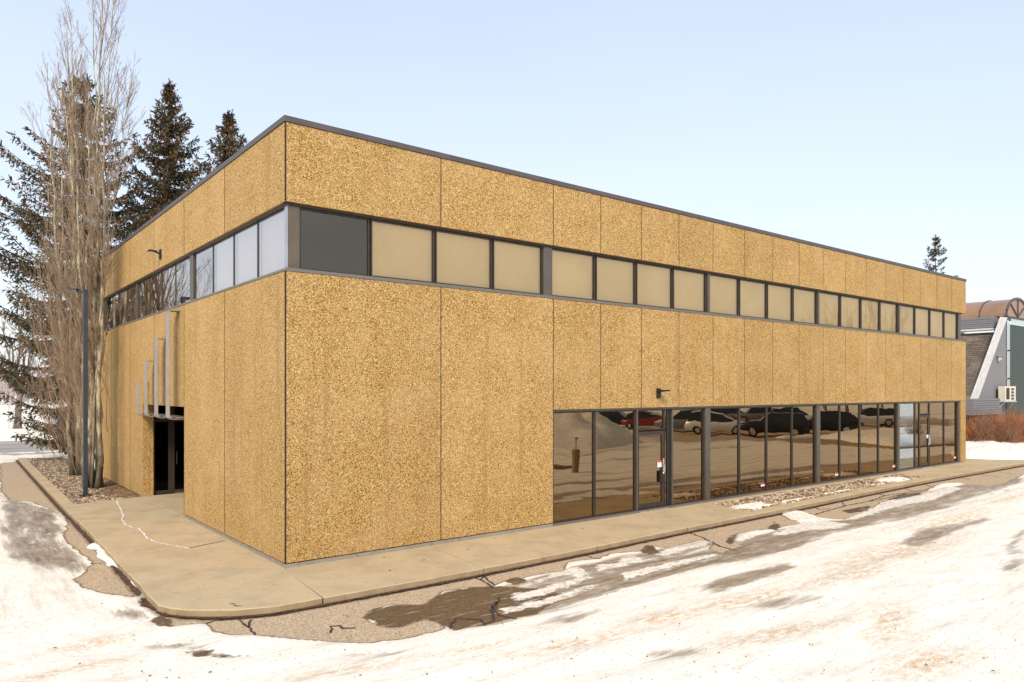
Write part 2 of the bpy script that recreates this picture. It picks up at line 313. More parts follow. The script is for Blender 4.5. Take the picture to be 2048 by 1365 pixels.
CRUST = [P((1085, 1158), (1100, 1148), (1130, 1138), (1160, 1136), (1178, 1146), (1165, 1158), (1130, 1152), (1100, 1160), (1050, 1176), (1030, 1178)), P((1230, 1128), (1245, 1118), (1270, 1113), (1290, 1118), (1285, 1128), (1262, 1130), (1240, 1136), (1195, 1142), (1190, 1132)), P((1308, 1110), (1330, 1100), (1390, 1090), (1412, 1080), (1420, 1086), (1408, 1094), (1350, 1108), (1325, 1114)),
         P((1020, 1190), (1080, 1178), (1180, 1152), (1185, 1158), (1090, 1190), (1030, 1204)), P((1556, 1024), (1570, 1028), (1630, 1036), (1660, 1044), (1700, 1050), (1680, 1058), (1620, 1062), (1560, 1072), (1540, 1070), (1600, 1048), (1585, 1038)), P((1470, 1078), (1490, 1070), (1510, 1070), (1500, 1080), (1480, 1088)), P((1760, 1010), (1800, 998), (1850, 988), (1900, 974), (1925, 978), (1870, 1000), (1790, 1016), (1740, 1032), (1700, 1042), (1700, 1034)),
         P((1240, 1150), (1330, 1128), (1430, 1108), (1440, 1113), (1330, 1140), (1250, 1162)), P((1760, 1062), (1850, 1036), (1940, 1010), (2048, 975), (2048, 985), (1940, 1022), (1850, 1048), (1770, 1074)), P((1000, 1218), (1080, 1200), (1190, 1170), (1195, 1176), (1100, 1208), (1010, 1228))]
LANE = np.array([(gp(*p)[0], -gp(*p)[1]) for p in ((1330, 884), (1480, 880), (1560, 882), (1660, 874), (1900, 866), (1900, 840), (1600, 832), (1400, 836), (1330, 846))]); fm = (X > 25) & (X < 110) & (Y < -8) & (Y > -75); dl = sdf(X[fm], Y[fm], LANE); dry[fm] = np.maximum(dry[fm], np.clip(dl * .5, -2, 2)); ice[fm] = np.maximum(ice[fm], np.clip(.8 + dl * .2, 0, 1) * (Y[fm] < -14))
crust = np.full(sh, -2.); crust[near] = np.clip(big(CRUST), -2, 2)
CXC, CYC = -2.3, -1.2; dx_, dy_ = X - CXC, Y - CYC; rr_ = np.hypot(dx_, dy_); an_ = np.arctan2(-dx_, -dy_)
SV = np.where(dx_ >= 0, dy_, np.where(dy_ >= 0, dx_, -rr_)); SU = np.where(dx_ >= 0, dx_, np.where(dy_ >= 0, -dy_ - math.pi * 2, -an_ * 4.))
def fnoise(x, y, s, seed=0):
    return np.array([mnoise.fractal((a * s, b * s, seed), .9, 2.1, 4) for a, b in zip(x.ravel(), y.ravel())]).reshape(x.shape)
Z = np.full(sh, ZA)
cover = np.minimum(np.clip(-dry / .10, 0, 1), 1)
fn = fnoise(xn, yn, 1.3); fn2 = fnoise(xn * .35, yn * 1.6, 1.2, 5)
hz = np.zeros(sh); hz[near] = .034 + .034 * fn2 + .022 * fn
rut = sum(np.exp(-((SV + v_ + .10 * np.sin(SU * .35 + v_)) / .15)**2) for v_ in (3.05, 4.75, 5.6, 7.3)) * (SU > -6)
ice = np.where(cover > 0, ice + .20 * rut * (.6 + .6 * np.sin(SU * .23 + 1)), ice); hz = hz - .016 * rut * near
Z += np.maximum(0, hz * (1 - .6 * np.clip(ice * 1.5, 0, 1))) * cover * np.clip(-wet / .1 + .2, 0, 1) * (near | (Y < 60))
# banks: ridge across the street, low field beyond
Z += np.where(Y > 44, .35 * np.exp(-((Y - 46.5) / 1.6)**2) * (1 + .4 * np.sin(X * .9)), 0)
Z += np.where(Y > 48, .10, 0); Z += np.clip((Y - 90) * .006, 0, 6) * (X < 80)
nx, ny = sh[1], sh[0]
idx = np.arange(nx * ny).reshape(ny, nx)
faces = np.stack([idx[:-1, :-1], idx[:-1, 1:], idx[1:, 1:], idx[1:, :-1]], -1).reshape(-1, 4)
me = bpy.data.meshes.new('ground'); me.vertices.add(nx * ny); me.vertices.foreach_set('co', np.stack([X, Y, Z], -1).ravel())
me.loops.add(len(faces) * 4); me.loops.foreach_set('vertex_index', faces.ravel().astype(np.int32)); me.polygons.add(len(faces))
me.polygons.foreach_set('loop_start', np.arange(0, len(faces) * 4, 4, dtype=np.int32)); me.polygons.foreach_set('loop_total', np.full(len(faces), 4, dtype=np.int32))
me.polygons.foreach_set('use_smooth', np.ones(len(faces), bool)); me.update(calc_edges=True)
for nm, a in (('dry', dry), ('wet', wet), ('ice', ice), ('sand', sand), ('joint', joint), ('crust', crust), ('su', SU), ('sv', SV)):
    at_ = me.attributes.new(nm, 'FLOAT', 'POINT'); at_.data.foreach_set('value', a.ravel().astype(np.float32))
def m_ground():
    t = NT('snowy_asphalt'); co = t.co(); cbs = t.n('ShaderNodeCombineXYZ'); t.l(t.attr('su'), cbs.inputs[0]); t.l(t.attr('sv'), cbs.inputs[1])
    def sco(a, b_, r_=0):
        m_ = t.n('ShaderNodeMapping'); m_.inputs['Scale'].default_value = (a, b_, 1); m_.inputs['Rotation'].default_value = (0, 0, R(r_)); t.l(cbs.outputs[0], m_.inputs[0]); return m_.outputs[0]
    ew = t.noise(co, 2.2, 8, .62); ef = t.math('SUBTRACT', ew, .5)
    dv = t.math('MULTIPLY_ADD', ef, .30, t.attr('dry')); wv = t.math('MULTIPLY_ADD', ef, .26, t.attr('wet'))
    dm = t.rng(dv, -.012, .016)
    s1 = t.noise(sco(.22, 1.5, 3), 1.5, 9, .66, .4); s2 = t.noise(sco(.35, 2.4, -2), 3.2, 9, .72, .3); s3 = t.noise(sco(.8, 1.8), 1.1, 6, .6, .6)
    wv = t.math('ADD', wv, t.math('MULTIPLY', t.math('SUBTRACT', s2, .5), -.25)); wm = t.rng(wv, -.01, .05)
    iv = t.math('ADD', t.attr('ice'), t.math('MULTIPLY', t.math('SUBTRACT', s1, .5), 1.5))
    iv = t.math('ADD', iv, t.math('MULTIPLY', t.math('SUBTRACT', s2, .5), 1.3)); iv = t.math('ADD', iv, t.math('MULTIPLY', t.math('SUBTRACT', s3, .5), .8))
    im = t.rng(iv, .42, .95)
    fine = t.noise(co, 55, 3, .6); mid = t.noise(co, 12, 5, .65)
    crv = t.math('MULTIPLY_ADD', t.math('SUBTRACT', t.noise(sco(.8, 1.3), 5, 8, .75), .5), .62, t.attr('crust')); crm = t.rng(crv, -.02, .05)
    # snow: grey melt shading, tan grit streaks, dark specks
    snow = t.mix(t.rng(mid, .48, .72, 0, .5), (.85, .80, .715), (.64, .55, .43))
    snow = t.mix(t.rng(s2, .50, .72, 0, .6), snow, (.55, .46, .345))
    snow = t.mix(t.rng(s1, .50, .70, 0, .5), snow, (.54, .47, .39))
    g1 = t.noise(sco(1.0, 2.2, 4), 11, 9, .85); g2 = t.noise(sco(.5, .9), .9, 5, .6)
    gm = t.math('MULTIPLY', t.rng(g1, .53, .66), t.rng(g2, .40, .60, .15, .9)); snow = t.mix(gm, snow, (.50, .34, .19))
    spk = t.vor(sco(14, 24), 1.); sx = t.n('ShaderNodeSeparateColor'); t.l(spk.outputs['Color'], sx.inputs[0])
    spot = t.math('MULTIPLY', t.math('LESS_THAN', spk.outputs['Distance'], .22), t.math('GREATER_THAN', sx.outputs[0], .80))
    snow = t.mix(t.math('MULTIPLY', spot, .65), snow, (.22, .14, .08))
    sdm = t.math('MULTIPLY', t.attr('sand'), t.rng(t.noise(sco(.6, 1.5), 7, 9, .82), .42, .60)); snow = t.mix(t.math('MULTIPLY', sdm, .95), snow, (.52, .34, .17))
    # ice over asphalt
    icec = t.mix(t.rng(s2, .36, .66), (.125, .08, .045), (.42, .335, .245)); icec = t.mix(t.rng(s3, .5, .7, 0, .5), icec, (.56, .485, .40)); icec = t.mix(t.rng(fine, .35, .7, 0, .3), icec, (.58, .50, .41))
    icec = t.mix(t.rng(g1, .52, .64, 0, .75), icec, (.12, .08, .05)); icec = t.mix(t.rng(t.noise(sco(.5, 1.6, 9), 2.2, 8, .75), .54, .66, 0, .8), icec, (.66, .60, .52))
    col = t.mix(im, snow, icec)
    # asphalt
    ag = t.vor(co, 75); ax = t.n('ShaderNodeSeparateColor'); t.l(ag.outputs['Color'], ax.inputs[0])
    asp = t.ramp(ax.outputs[0], [(0, (.24, .165, .11)), (.15, (.42, .31, .20)), (.55, (.51, .39, .26)), (.85, (.62, .50, .36)), (.95, (.72, .60, .46))], True)
    asp = t.mix(t.rng(mid, .45, .75, 0, .35), asp, (.28, .21, .14)); ln = t.noise(co, .8, 5); asp = t.mix(t.rng(ln, .45, .7, 0, .4), asp, (.46, .34, .22))
    rim = t.rng(dv, .01, .07, 1, 0); asp = t.mix(t.math('MULTIPLY', rim, .75), asp, (.13, .085, .05))
    col = t.mix(dm, col, asp)
    wc = t.mix(t.rng(ax.outputs[1], .6, .9), (.085, .055, .032), (.19, .13, .08)); wc = t.mix(t.rng(s2, .54, .68, 0, .85), wc, (.50, .45, .40)); pass
    col = t.mix(wm, col, wc)
    col = t.mix(crm, col, t.mix(t.rng(mid, .4, .65), (.88, .84, .77), (.60, .52, .43)))
    jn = t.math('MULTIPLY_ADD', t.math('SUBTRACT', t.noise(co, 7, 6, .7), .5), .16, t.attr('joint')); jm = t.rng(jn, .06, .17, 1, 0)
    col = t.mix(t.math('MULTIPLY', jm, .6), col, t.mix(t.rng(fine, .4, .6), (.05, .028, .015), (.16, .08, .04)))
    rough = t.mix(im, (.9, .9, .9), (.42, .42, .42)); rough = t.mix(dm, rough, (.9, .9, .9)); rough = t.mix(wm, rough, (.34, .34, .34))
    hb = t.math('ADD', t.math('MULTIPLY', mid, .6), t.math('MULTIPLY', s2, 1.2)); hb = t.math('ADD', hb, t.math('MULTIPLY', fine, .15))
    hb = t.math('MULTIPLY', hb, t.math('SUBTRACT', 1.1, dm)); hb = t.math('ADD', hb, t.math('MULTIPLY', crm, 2.))
    sep = t.n('ShaderNodeSeparateColor'); t.l(rough, sep.inputs[0])
    return t.bsdf(col, sep.outputs[0], 0, .28, hb, .35, .03)
me.materials.append(m_ground())
g = bpy.data.objects.new('ground', me); COL.objects.link(g); tag(g, kind='structure')

# street beyond the left end
def m_street():
    t = NT('street_asphalt'); co = t.co((.06, 1.2, 1)); n = t.noise(co, 1.1, 6, .6); n2 = t.noise(t.co(), 30, 3)
    c = t.ramp(n, [(.25, (.17, .13, .10)), (.45, (.27, .22, .18)), (.58, (.50, .46, .43)), (.75, (.36, .29, .24))]); c = t.mix(t.rng(n2, .3, .7, 0, .3), c, (.14, .11, .09))
    return t.bsdf(c, .6, 0, .3)
MB().box(-160, 200, 31.5, 43.8, -.5, -.085).build('road', m_street()).update_tag(); tag(bpy.data.objects['road'], kind='structure')
# ------------------------------------------------------------------ pavement slabs round the building
rngp = random.Random(4)
def kerb_pts(a, b, n=1):
    """jittered kerb line from index a to b"""
    out = []
    for i in range(a, b):
        p, q = KERB[i], KERB[i + 1]; L = math.dist(p, q); k = max(1, int(L / .14))
        for j in range(k):
            t = j / k; out.append((p[0] + (q[0] - p[0]) * t + rngp.uniform(-.012, .012), p[1] + (q[1] - p[1]) * t + rngp.uniform(-.012, .012)))
    out.append(KERB[b]); return out
def yk(x):
    for i in range(14, len(KERB) - 1):
        p, q = KERB[i], KERB[i + 1]
        if p[0] <= x <= q[0]: return p[1] + (q[1] - p[1]) * (x - p[0]) / (q[0] - p[0])
    return KERB[-1][1]
def xk(y):
    for i in range(0, 7):
        p, q = KERB[i], KERB[i + 1]
        if q[1] <= y <= p[1]: return p[0] + (q[0] - p[0]) * (y - p[1]) / (q[1] - p[1])
    return -2.3
sw = MB()
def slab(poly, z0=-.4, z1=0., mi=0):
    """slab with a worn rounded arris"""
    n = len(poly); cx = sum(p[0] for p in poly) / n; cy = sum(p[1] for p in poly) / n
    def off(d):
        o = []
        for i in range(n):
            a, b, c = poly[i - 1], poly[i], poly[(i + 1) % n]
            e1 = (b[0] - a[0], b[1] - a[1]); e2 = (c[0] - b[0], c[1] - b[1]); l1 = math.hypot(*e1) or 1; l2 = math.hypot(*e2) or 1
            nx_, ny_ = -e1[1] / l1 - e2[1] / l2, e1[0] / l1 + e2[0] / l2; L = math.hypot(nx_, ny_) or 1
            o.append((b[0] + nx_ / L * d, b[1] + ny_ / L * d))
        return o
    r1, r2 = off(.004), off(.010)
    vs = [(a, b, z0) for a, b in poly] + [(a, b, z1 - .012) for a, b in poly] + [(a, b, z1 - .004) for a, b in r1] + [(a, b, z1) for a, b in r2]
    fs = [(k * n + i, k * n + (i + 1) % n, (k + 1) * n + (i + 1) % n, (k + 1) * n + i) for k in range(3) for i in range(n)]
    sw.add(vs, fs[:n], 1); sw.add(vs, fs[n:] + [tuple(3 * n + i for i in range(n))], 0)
def strip(x0, x1, xt0=None, xt1=None, ytop=.16, z1=0.):
    xt0 = x0 if xt0 is None else xt0; xt1 = x1 if xt1 is None else xt1
    k = max(2, int((x1 - x0) / .14)); bot = [(x0 + (x1 - x0) * j / k, yk(x0 + (x1 - x0) * j / k) + rngp.uniform(-.012, .012)) for j in range(k + 1)]
    slab(bot + [(xt1, ytop), (xt0, ytop)], z1=z1)
G = .011
strip(-.23 + G, 2.80 - G, .0 + G, 3.07 - G); strip(2.80 + G, 5.72 - G, 3.07 + G, 6.06 - G); strip(5.72 + G, 8.80 - G, 6.06 + G, 9.07 - G); strip(8.80 + G, 11.9 - G, 9.07 + G, 12.3 - G)
# along the gravel bed: narrow kerb with a strip at the foot of the glass
x = 11.9
while x < 23.3:
    x2 = min(x + 3.1, 23.3); k = 20
    bot = [(x + G + (x2 - x - 2 * G) * j / k, yk(x + (x2 - x) * j / k) + rngp.uniform(-.01, .01)) for j in range(k + 1)]
    slab(bot + [(x2 - G, yk(x2) + .40), (x + G, yk(x) + .40)]); x = x2
slab([(12.3 + G, -.22), (23.75, -.22), (23.75, .16), (12.3 + G, .16)])
strip(23.3 + G, 27.6 - G, 23.75 + G, 27.8 - G); strip(27.6 + G, 31.6, 27.8 + G, 31.6); slab([(31.62, -1.8), (36, -2.0), (36, 3), (31.62, 3)])
# corner slab and the left walk
cs = kerb_pts(5, 14); cs[0] = (xk(3.03) , 3.03 - G)
slab(cs[:-1] + [(-.23 - G, -2.12), (-.012, -.05), (.06, .06), (.06, 3.14 - G)][:])
def stripL(y0, y1, yt0, yt1, xr=.06):
    k = max(2, int((y1 - y0) / .14)); l = [(xk(y0 + (y1 - y0) * j / k) + rngp.uniform(-.012, .012), y0 + (y1 - y0) * j / k) for j in range(k + 1)][::-1]
    slab(l + [(xr, yt0), (xr, yt1)])
stripL(3.03 + G, 6.1 - G, 3.14 + G, 6.62 - G); stripL(6.1 + G, 8.58 - G, 6.64, 9.04 - G, -.05); stripL(8.58 + G, 10.75 - G, 9.04 + G, 11.24, -.05)
slab([(-.04, 6.67), (2.58, 6.67), (2.58, 8.9), (-.04, 8.9)], z1=.012); slab([(-.04, 8.92), (2.58, 8.92), (2.58, 11.24), (.29, 11.24), (-.04, 11.23)], z1=.012)
y = 10.75
while y < 28.4:
    y2 = min(y + 3., 28.4); slab([(xk(y) + .30, y + G), (xk(y2) + .30, y2 - G), (xk(y2), y2 - G), (xk(y), y + G)]); y = y2
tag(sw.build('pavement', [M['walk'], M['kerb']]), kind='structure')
# pale filler line and dark open joint on the left walk
ck = MB()
def ribbon(pts, wd, z=.004, th=.003, jit=.02):
    pp = []
    for i in range(len(pts) - 1):
        k = max(1, int(math.dist(pts[i], pts[i + 1]) / .09))
        for j in range(k):
            t = j / k; pp.append((pts[i][0] + (pts[i + 1][0] - pts[i][0]) * t + rngp.uniform(-jit, jit), pts[i][1] + (pts[i + 1][1] - pts[i][1]) * t + rngp.uniform(-jit, jit)))
    pp.append(pts[-1]); vs = []; fs = []
    for i, p in enumerate(pp):
        a = pp[max(0, i - 1)]; b = pp[min(len(pp) - 1, i + 1)]; dx, dy = b[0] - a[0], b[1] - a[1]; L = math.hypot(dx, dy) or 1; h = wd * rngp.uniform(.3, .7)
        vs += [(p[0] - dy / L * h, p[1] + dx / L * h, z), (p[0] + dy / L * h, p[1] - dx / L * h, z)]
    for i in range(len(pp) - 1): fs.append((2 * i, 2 * i + 1, 2 * i + 3, 2 * i + 2))
    return vs, fs
G0 = lambda *q: [gp(a, b, 0) for a, b in q]
ck.add(*ribbon(G0((233, 1002), (240, 1018), (246, 1030), (244, 1040), (252, 1050), (262, 1055), (275, 1057), (286, 1066), (292, 1076), (302, 1080), (315, 1086), (335, 1090), (352, 1092), (378, 1098)), .028))
tag(ck.build('joint_sealant', M['paper']), kind='structure')
ck = MB(); ck.add(*ribbon(G0((380, 1097), (400, 1092), (425, 1087), (452, 1081)), .03, .004, .003, .004))
for q in (((458, 1209), (463, 1208), (470, 1209)), ((468, 1211), (476, 1213), (484, 1212))): ck.add(*ribbon(G0(*q), .02, .004, .003, .004))
tag(ck.build('pavement_crack', M['black']), kind='structure')

ck = MB()
for c in CRK:
    L_ = math.dist(gp(*c[0]), gp(*c[-1])); ck.add(*ribbon([gp(*p) for p in c], (.038 if len(c) > 3 else .03), ZA + .008, .003, .025))
kp = [(p[0] + (-.02 if i < 7 else 0), p[1] - (.03 if i > 8 else 0)) for i, p in enumerate(KERB)]
tag(ck.build('asphalt_crack', plain('crack_sealer', (.045, .032, .03), .8, vs=9, var=.4)), kind='structure')
ck = MB()
for q in range(3): ck.add(*ribbon(kp, .11, ZA + .012 + .006 * q, .003, .022))
tag(ck.build('gutter_dirt', plain('gutter_dirt', (.085, .045, .025), .95, vs=14, var=.6)), kind='structure')
# ------------------------------------------------------------------ the office building
B = empty('office_building', (0, 0, 0), 'two-storey tan pebble-faced office building with bronze ribbon windows', 'building')
ZT, ZU, ZS, ZL = 8.0, 6.58, 5.33, 2.73
JR = [3.31, 6.43, 8.00, 9.50, 11.03, 12.56, 14.1, 15.62, 17.15, 18.68, 20.2, 21.73, 23.26, 24.79, 26.32, 27.86, 29.4]
XE, YE = 30.97, 18.2
def panels(face, cuts, z0, z1, th=.2, name='wall', gap=.024):
    b = MB()
    for a, c in zip(cuts[:-1], cuts[1:]):
        u0, u1 = a + gap / 2, c - gap / 2
        if face == 'R': b.box(u0, u1, 0, th, z0, z1)
        elif face == 'L': b.box(0, th, u0, u1, z0, z1)
        elif face == 'E': b.box(XE - th, XE, u0, u1, z0, z1)
        else: b.box(u0, u1, YE - th, YE, z0, z1)
    return b.build(name, M['agg'], B, bevel=.004)
JL = [.0, 3.44, 6.66, 9.8, 13.0, 16.1, YE]
panels('R', [.010] + JR + [XE], ZU, ZT, name='upper_wall')
panels('L', [.012] + JL[1:], ZU, ZT, name='upper_wall')
panels('R', [.010, 3.31, 6.43], .09, ZS, name='lower_wall')
panels('R', [6.43] + JR[2:] + [XE], ZL, ZS, name='lower_wall')
panels('R', [30.42, XE], .02, ZL - .016, name='pier')
panels('L', [.012, 3.44, 6.66], .09, ZS, name='lower_wall')
panels('L', [6.66, 9.8, 11.24], 2.77, ZS, name='lower_wall')
panels('L', [11.24, 13.0, 16.1, YE], .0, ZS, th=.2, name='lower_wall')
je = [.212, 3.2, 6.2, 9.2, 12.2, 15.2, YE - .212]
panels('E', je, ZU, ZT, name='upper_wall'); panels('E', je, .02, ZS, name='lower_wall')
jn = [.01, 6.1, 12.2, 18.3, 24.4, XE - .01]
panels('N', jn, ZU, ZT, name='upper_wall'); panels('N', jn, .02, ZS, name='lower_wall')
b = MB(); b.box(.012, 6.42, .012, .2, -.3, .070); b.box(.012, .2, .21, 6.65, -.3, .070); b.build('plinth', M['plinth'], B)

M['seal'] = plain('dark_joint_filler', (.035, .022, .014), .9)
def sealant(face, u, z0, z1):
    b = MB(); (b.box(u - .012, u + .012, .006, .03, z0, z1) if face == 'R' else b.box(-.0015, .03, u - (.018 if abs(u - 6.66) < .1 else .012), u + .012, z0, z1)); b.build('joint', M['seal'], B)
for u in JR: sealant('R', u, ZU + .01, ZT - .01); sealant('R', u, (.10 if u < 7 else ZL + .01), ZS - .01)
for u in JL[1:-1]: sealant('L', u, ZU + .01, ZT - .01); sealant('L', u, (.10 if u < 7 else 2.78 if u < 11 else .01), ZS - .01)
for z0, z1 in ((ZU + .012, ZT - .012), (.10, ZS - .012)): MB().box(-.0025, .022, -.0025, .022, z0, z1).build('joint', M['seal'], B)
b = MB(); b.box(.02, 6.42, .02, .19, .072, .088); b.box(.02, .19, .2, 6.64, .072, .088); b.build('joint', M['seal'], B)
# coping round the roof edge
b = MB(); c0 = -.022
b.box(c0, XE + .022, c0, .26, ZT + .004, ZT + .11); b.box(c0, .26, .262, YE - .262, ZT + .004, ZT + .11)
b.box(XE - .26, XE + .022, .262, YE - .262, ZT + .004, ZT + .11); b.box(c0, XE + .022, YE - .26, YE + .022, ZT + .004, ZT + .11)
for x in (3.34, 9.4, 15.5, 21.6, 27.7): b.box(x, x + .012, c0 - .003, -.01, ZT + .002, ZT + .105)
for y in (3.3, 9.6, 15.9): b.box(c0 - .003, -.01, y, y + .012, ZT + .002, ZT + .105)
b.build('roof_coping', M['coping'], B, bevel=.005)
MB().box(.21, XE - .21, .21, YE - .21, 7.5, 7.6).build('roof', M['roof'], B)
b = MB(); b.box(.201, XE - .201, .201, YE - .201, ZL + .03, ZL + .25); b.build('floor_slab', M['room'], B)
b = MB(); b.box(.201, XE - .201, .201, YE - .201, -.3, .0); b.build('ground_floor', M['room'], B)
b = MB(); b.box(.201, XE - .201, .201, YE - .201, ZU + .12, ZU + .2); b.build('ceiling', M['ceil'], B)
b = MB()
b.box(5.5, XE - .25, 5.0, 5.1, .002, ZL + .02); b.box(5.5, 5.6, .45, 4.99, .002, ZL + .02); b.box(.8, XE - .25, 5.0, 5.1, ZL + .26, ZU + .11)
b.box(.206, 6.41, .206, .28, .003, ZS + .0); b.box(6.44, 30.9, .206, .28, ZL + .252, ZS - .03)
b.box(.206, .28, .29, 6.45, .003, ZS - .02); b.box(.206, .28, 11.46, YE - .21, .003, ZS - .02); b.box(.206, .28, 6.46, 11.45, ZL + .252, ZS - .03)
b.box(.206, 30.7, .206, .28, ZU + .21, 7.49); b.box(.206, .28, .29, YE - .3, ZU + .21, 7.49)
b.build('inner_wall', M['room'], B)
RC = .11     # recess of the glazing
def fb(b, face, u0, u1, d0, d1, z0, z1, mi=0):
    if face == 'R': return b.box(u0, u1, d0, d1, z0, z1, mi)
    if face == 'L': return b.box(d0, d1, u0, u1, z0, z1, mi)
def window(face, u0, u1, z0, z1, glass, blind=None, ft=.03, d=RC, bz=0., name='window', sticker=False, lbl=None):
    b = MB(); fd = .06 if face == 'R' else .034
    fb(b, face, u0, u0 + ft, d, d + fd, z0, z1); fb(b, face, u1 - ft, u1, d, d + fd, z0, z1)
    fb(b, face, u0 + ft, u1 - ft, d, d + fd, z1 - ft, z1); fb(b, face, u0 + ft, u1 - ft, d, d + fd, z0, z0 + ft)
    f = b.build(name, M['frame'], B)
    if lbl: f['label'] = lbl
    a_, c_, p_, q_, dd = u0 + ft - .004, u1 - ft + .004, z0 + ft - .004, z1 - ft + .004, d + (.03 if face == 'R' else .008)
    b = MB(); b.add([(a_, dd, p_), (c_, dd, p_), (c_, dd, q_), (a_, dd, q_)] if face == 'R' else [(dd, c_, p_), (dd, a_, p_), (dd, a_, q_), (dd, c_, q_)], [(0, 1, 2, 3)]); b.build('pane', M[glass], f)
    if blind: b = MB(); fb(b, face, u0 + .012, u1 - .012, d + .075, d + .08, z0 + .01 + bz, z1 - .01); b.build('blind', M[blind], f)
    if sticker:
        b = MB(); u = u0 + ft + .05 if sticker == 'l' else u1 - ft - .24
        fb(b, face, u, u + .19, d + .018, d + .026, z0 + ft + .10, z0 + ft + .20); fb(b, face, u + .005, u + .185, d + .013, d + .017, z0 + ft + .165, z0 + ft + .20, 1)
        fb(b, face, u + .005, u + .185, d + .013, d + .017, z0 + ft + .10, z0 + ft + .115, 1); b.build('sticker', [M['paper'], M['red']], f)
    return f
zw0, zw1 = ZS + .075, ZU - .045
bays = [[(.31, 1.73), (1.76, 3.22), (3.25, 4.72), (4.75, 6.19)]]
for k in range(4):
    s = 6.45 + k * 6.07; bays.append([(s + .01 + i * 1.49, s + i * 1.49 + 1.46) for i in range(4)])
bays[4] = [(24.66 + i * 1.43, 24.66 + i * 1.43 + 1.40) for i in range(4)]
for bi, bay in enumerate(bays):
    for i, (a, c) in enumerate(bay):
        first = bi == 0 and i == 0
        window('R', a, c, zw0, zw1, 'glass_up', None if first else 'blind', lbl='grey unblinded ribbon window beside the corner post' if first else None)
for a, c in ((6.195, 6.455), (12.415, 12.515), (18.485, 18.585), (24.555, 24.655), (30.36, 30.62)): MB().box(a, c, RC - .03, RC + .09, zw0, zw1).build('mullion', M['wide'], B)
b = MB(); b.box(RC - .02, .305, RC - .02, .205, zw0, zw1); b.build('corner_post', [M['post']], B)
b = MB(); b.box(RC - .03, RC - .022, RC - .015, .24, zw0, zw1); b.build('corner_post_cover', M['postl'], B)
# head and sill flashings, right then left
b = MB(); b.box(.05, 30.65, .05, .2, zw1 + .003, ZU - .003); b.box(.05, .2, .205, YE - .05, zw1 + .003, ZU - .003); b.build('window_head', M['frame'], B)
b = MB(); b.box(-.012, 30.98, -.012, .2, ZS + .003, ZS + .022); b.box(.04, 30.9, .05, .2, ZS + .024, zw0 - .003)
b.box(-.012, .2, .205, YE, ZS + .003, ZS + .022); b.box(.05, .2, .205, YE - .05, ZS + .024, zw0 - .003); b.build('window_sill', M['sill'], B)
lb = []
for k in range(3):
    s = .26 + (0 if k == 0 else 6.22 + (k - 1) * 6.06)
    n = 4; wd = (6.12 - s) / 4 if k == 0 else 1.46
    lb.append([(s + i * wd, s + (i + 1) * wd - .03) for i in range(n)])
for k, bay in enumerate(lb):
    for i, (a, c) in enumerate(bay):
        if c < YE - .1: window('L', a, c, zw0, zw1, 'glass_left', 'blind2' if (k == 0 and i < 3) else None, ft=.022, bz=0)
for a, c in ((6.15, 6.45), (12.37, 12.52), (17.9, 18.1)): MB().box(RC - .03, RC + .09, a, c, zw0, zw1).build('mullion', M['wide'], B)
# ribbon windows of the far sides, plain
b = MB(); b.box(XE - .14, XE - .12, .25, YE - .25, zw0, zw1); b.box(.3, XE - .25, YE - .14, YE - .12, ZS, ZU); b.build('rear_glazing', M['glass_dark'], B)
# ground floor glazing, right side
zl0, zl1 = .055, ZL - .05; RL = .10
b = MB(); b.box(6.44, 30.40, .04, .2, ZL - .046, ZL - .004); b.build('window_head', M['wide'], B)
b = MB(); b.box(6.435, 30.41, .015, .2, -.05, .05); b.build('window_sill', M['sill'], B)
for a, c in ((6.435, 6.475), (12.27, 12.50), (18.36, 18.58), (24.40, 24.56), (30.27, 30.41)): MB().box(a, c, RL - .05, RL + .08, zl0, zl1).build('mullion', M['wide'], B)
LOW = [(6.48, 7.88, 0), (7.89, 9.38, 0), (10.86, 12.265, 0), (12.505, 13.99, 0), (14.0, 15.44, 'r'), (15.45, 16.91, 0), (16.92, 18.355, 0), (18.585, 20.0, 'r'), (20.01, 21.46, 0), (21.47, 22.91, 0), (22.92, 24.395, 'r'), (27.42, 28.90, 0), (28.91, 30.265, 'r')]
for a, c, stk in LOW: window('R', a, c, zl0, zl1, 'glass_low', None, .035, RL, sticker=stk)
window('R', 24.565, 26.06, zl0, zl1, 'glass_blue', None, .035, RL, lbl='pale clear ground floor window beside the far door')
window('R', 26.065, 26.47, zl0, zl1, 'glass_low', None, .03, RL)
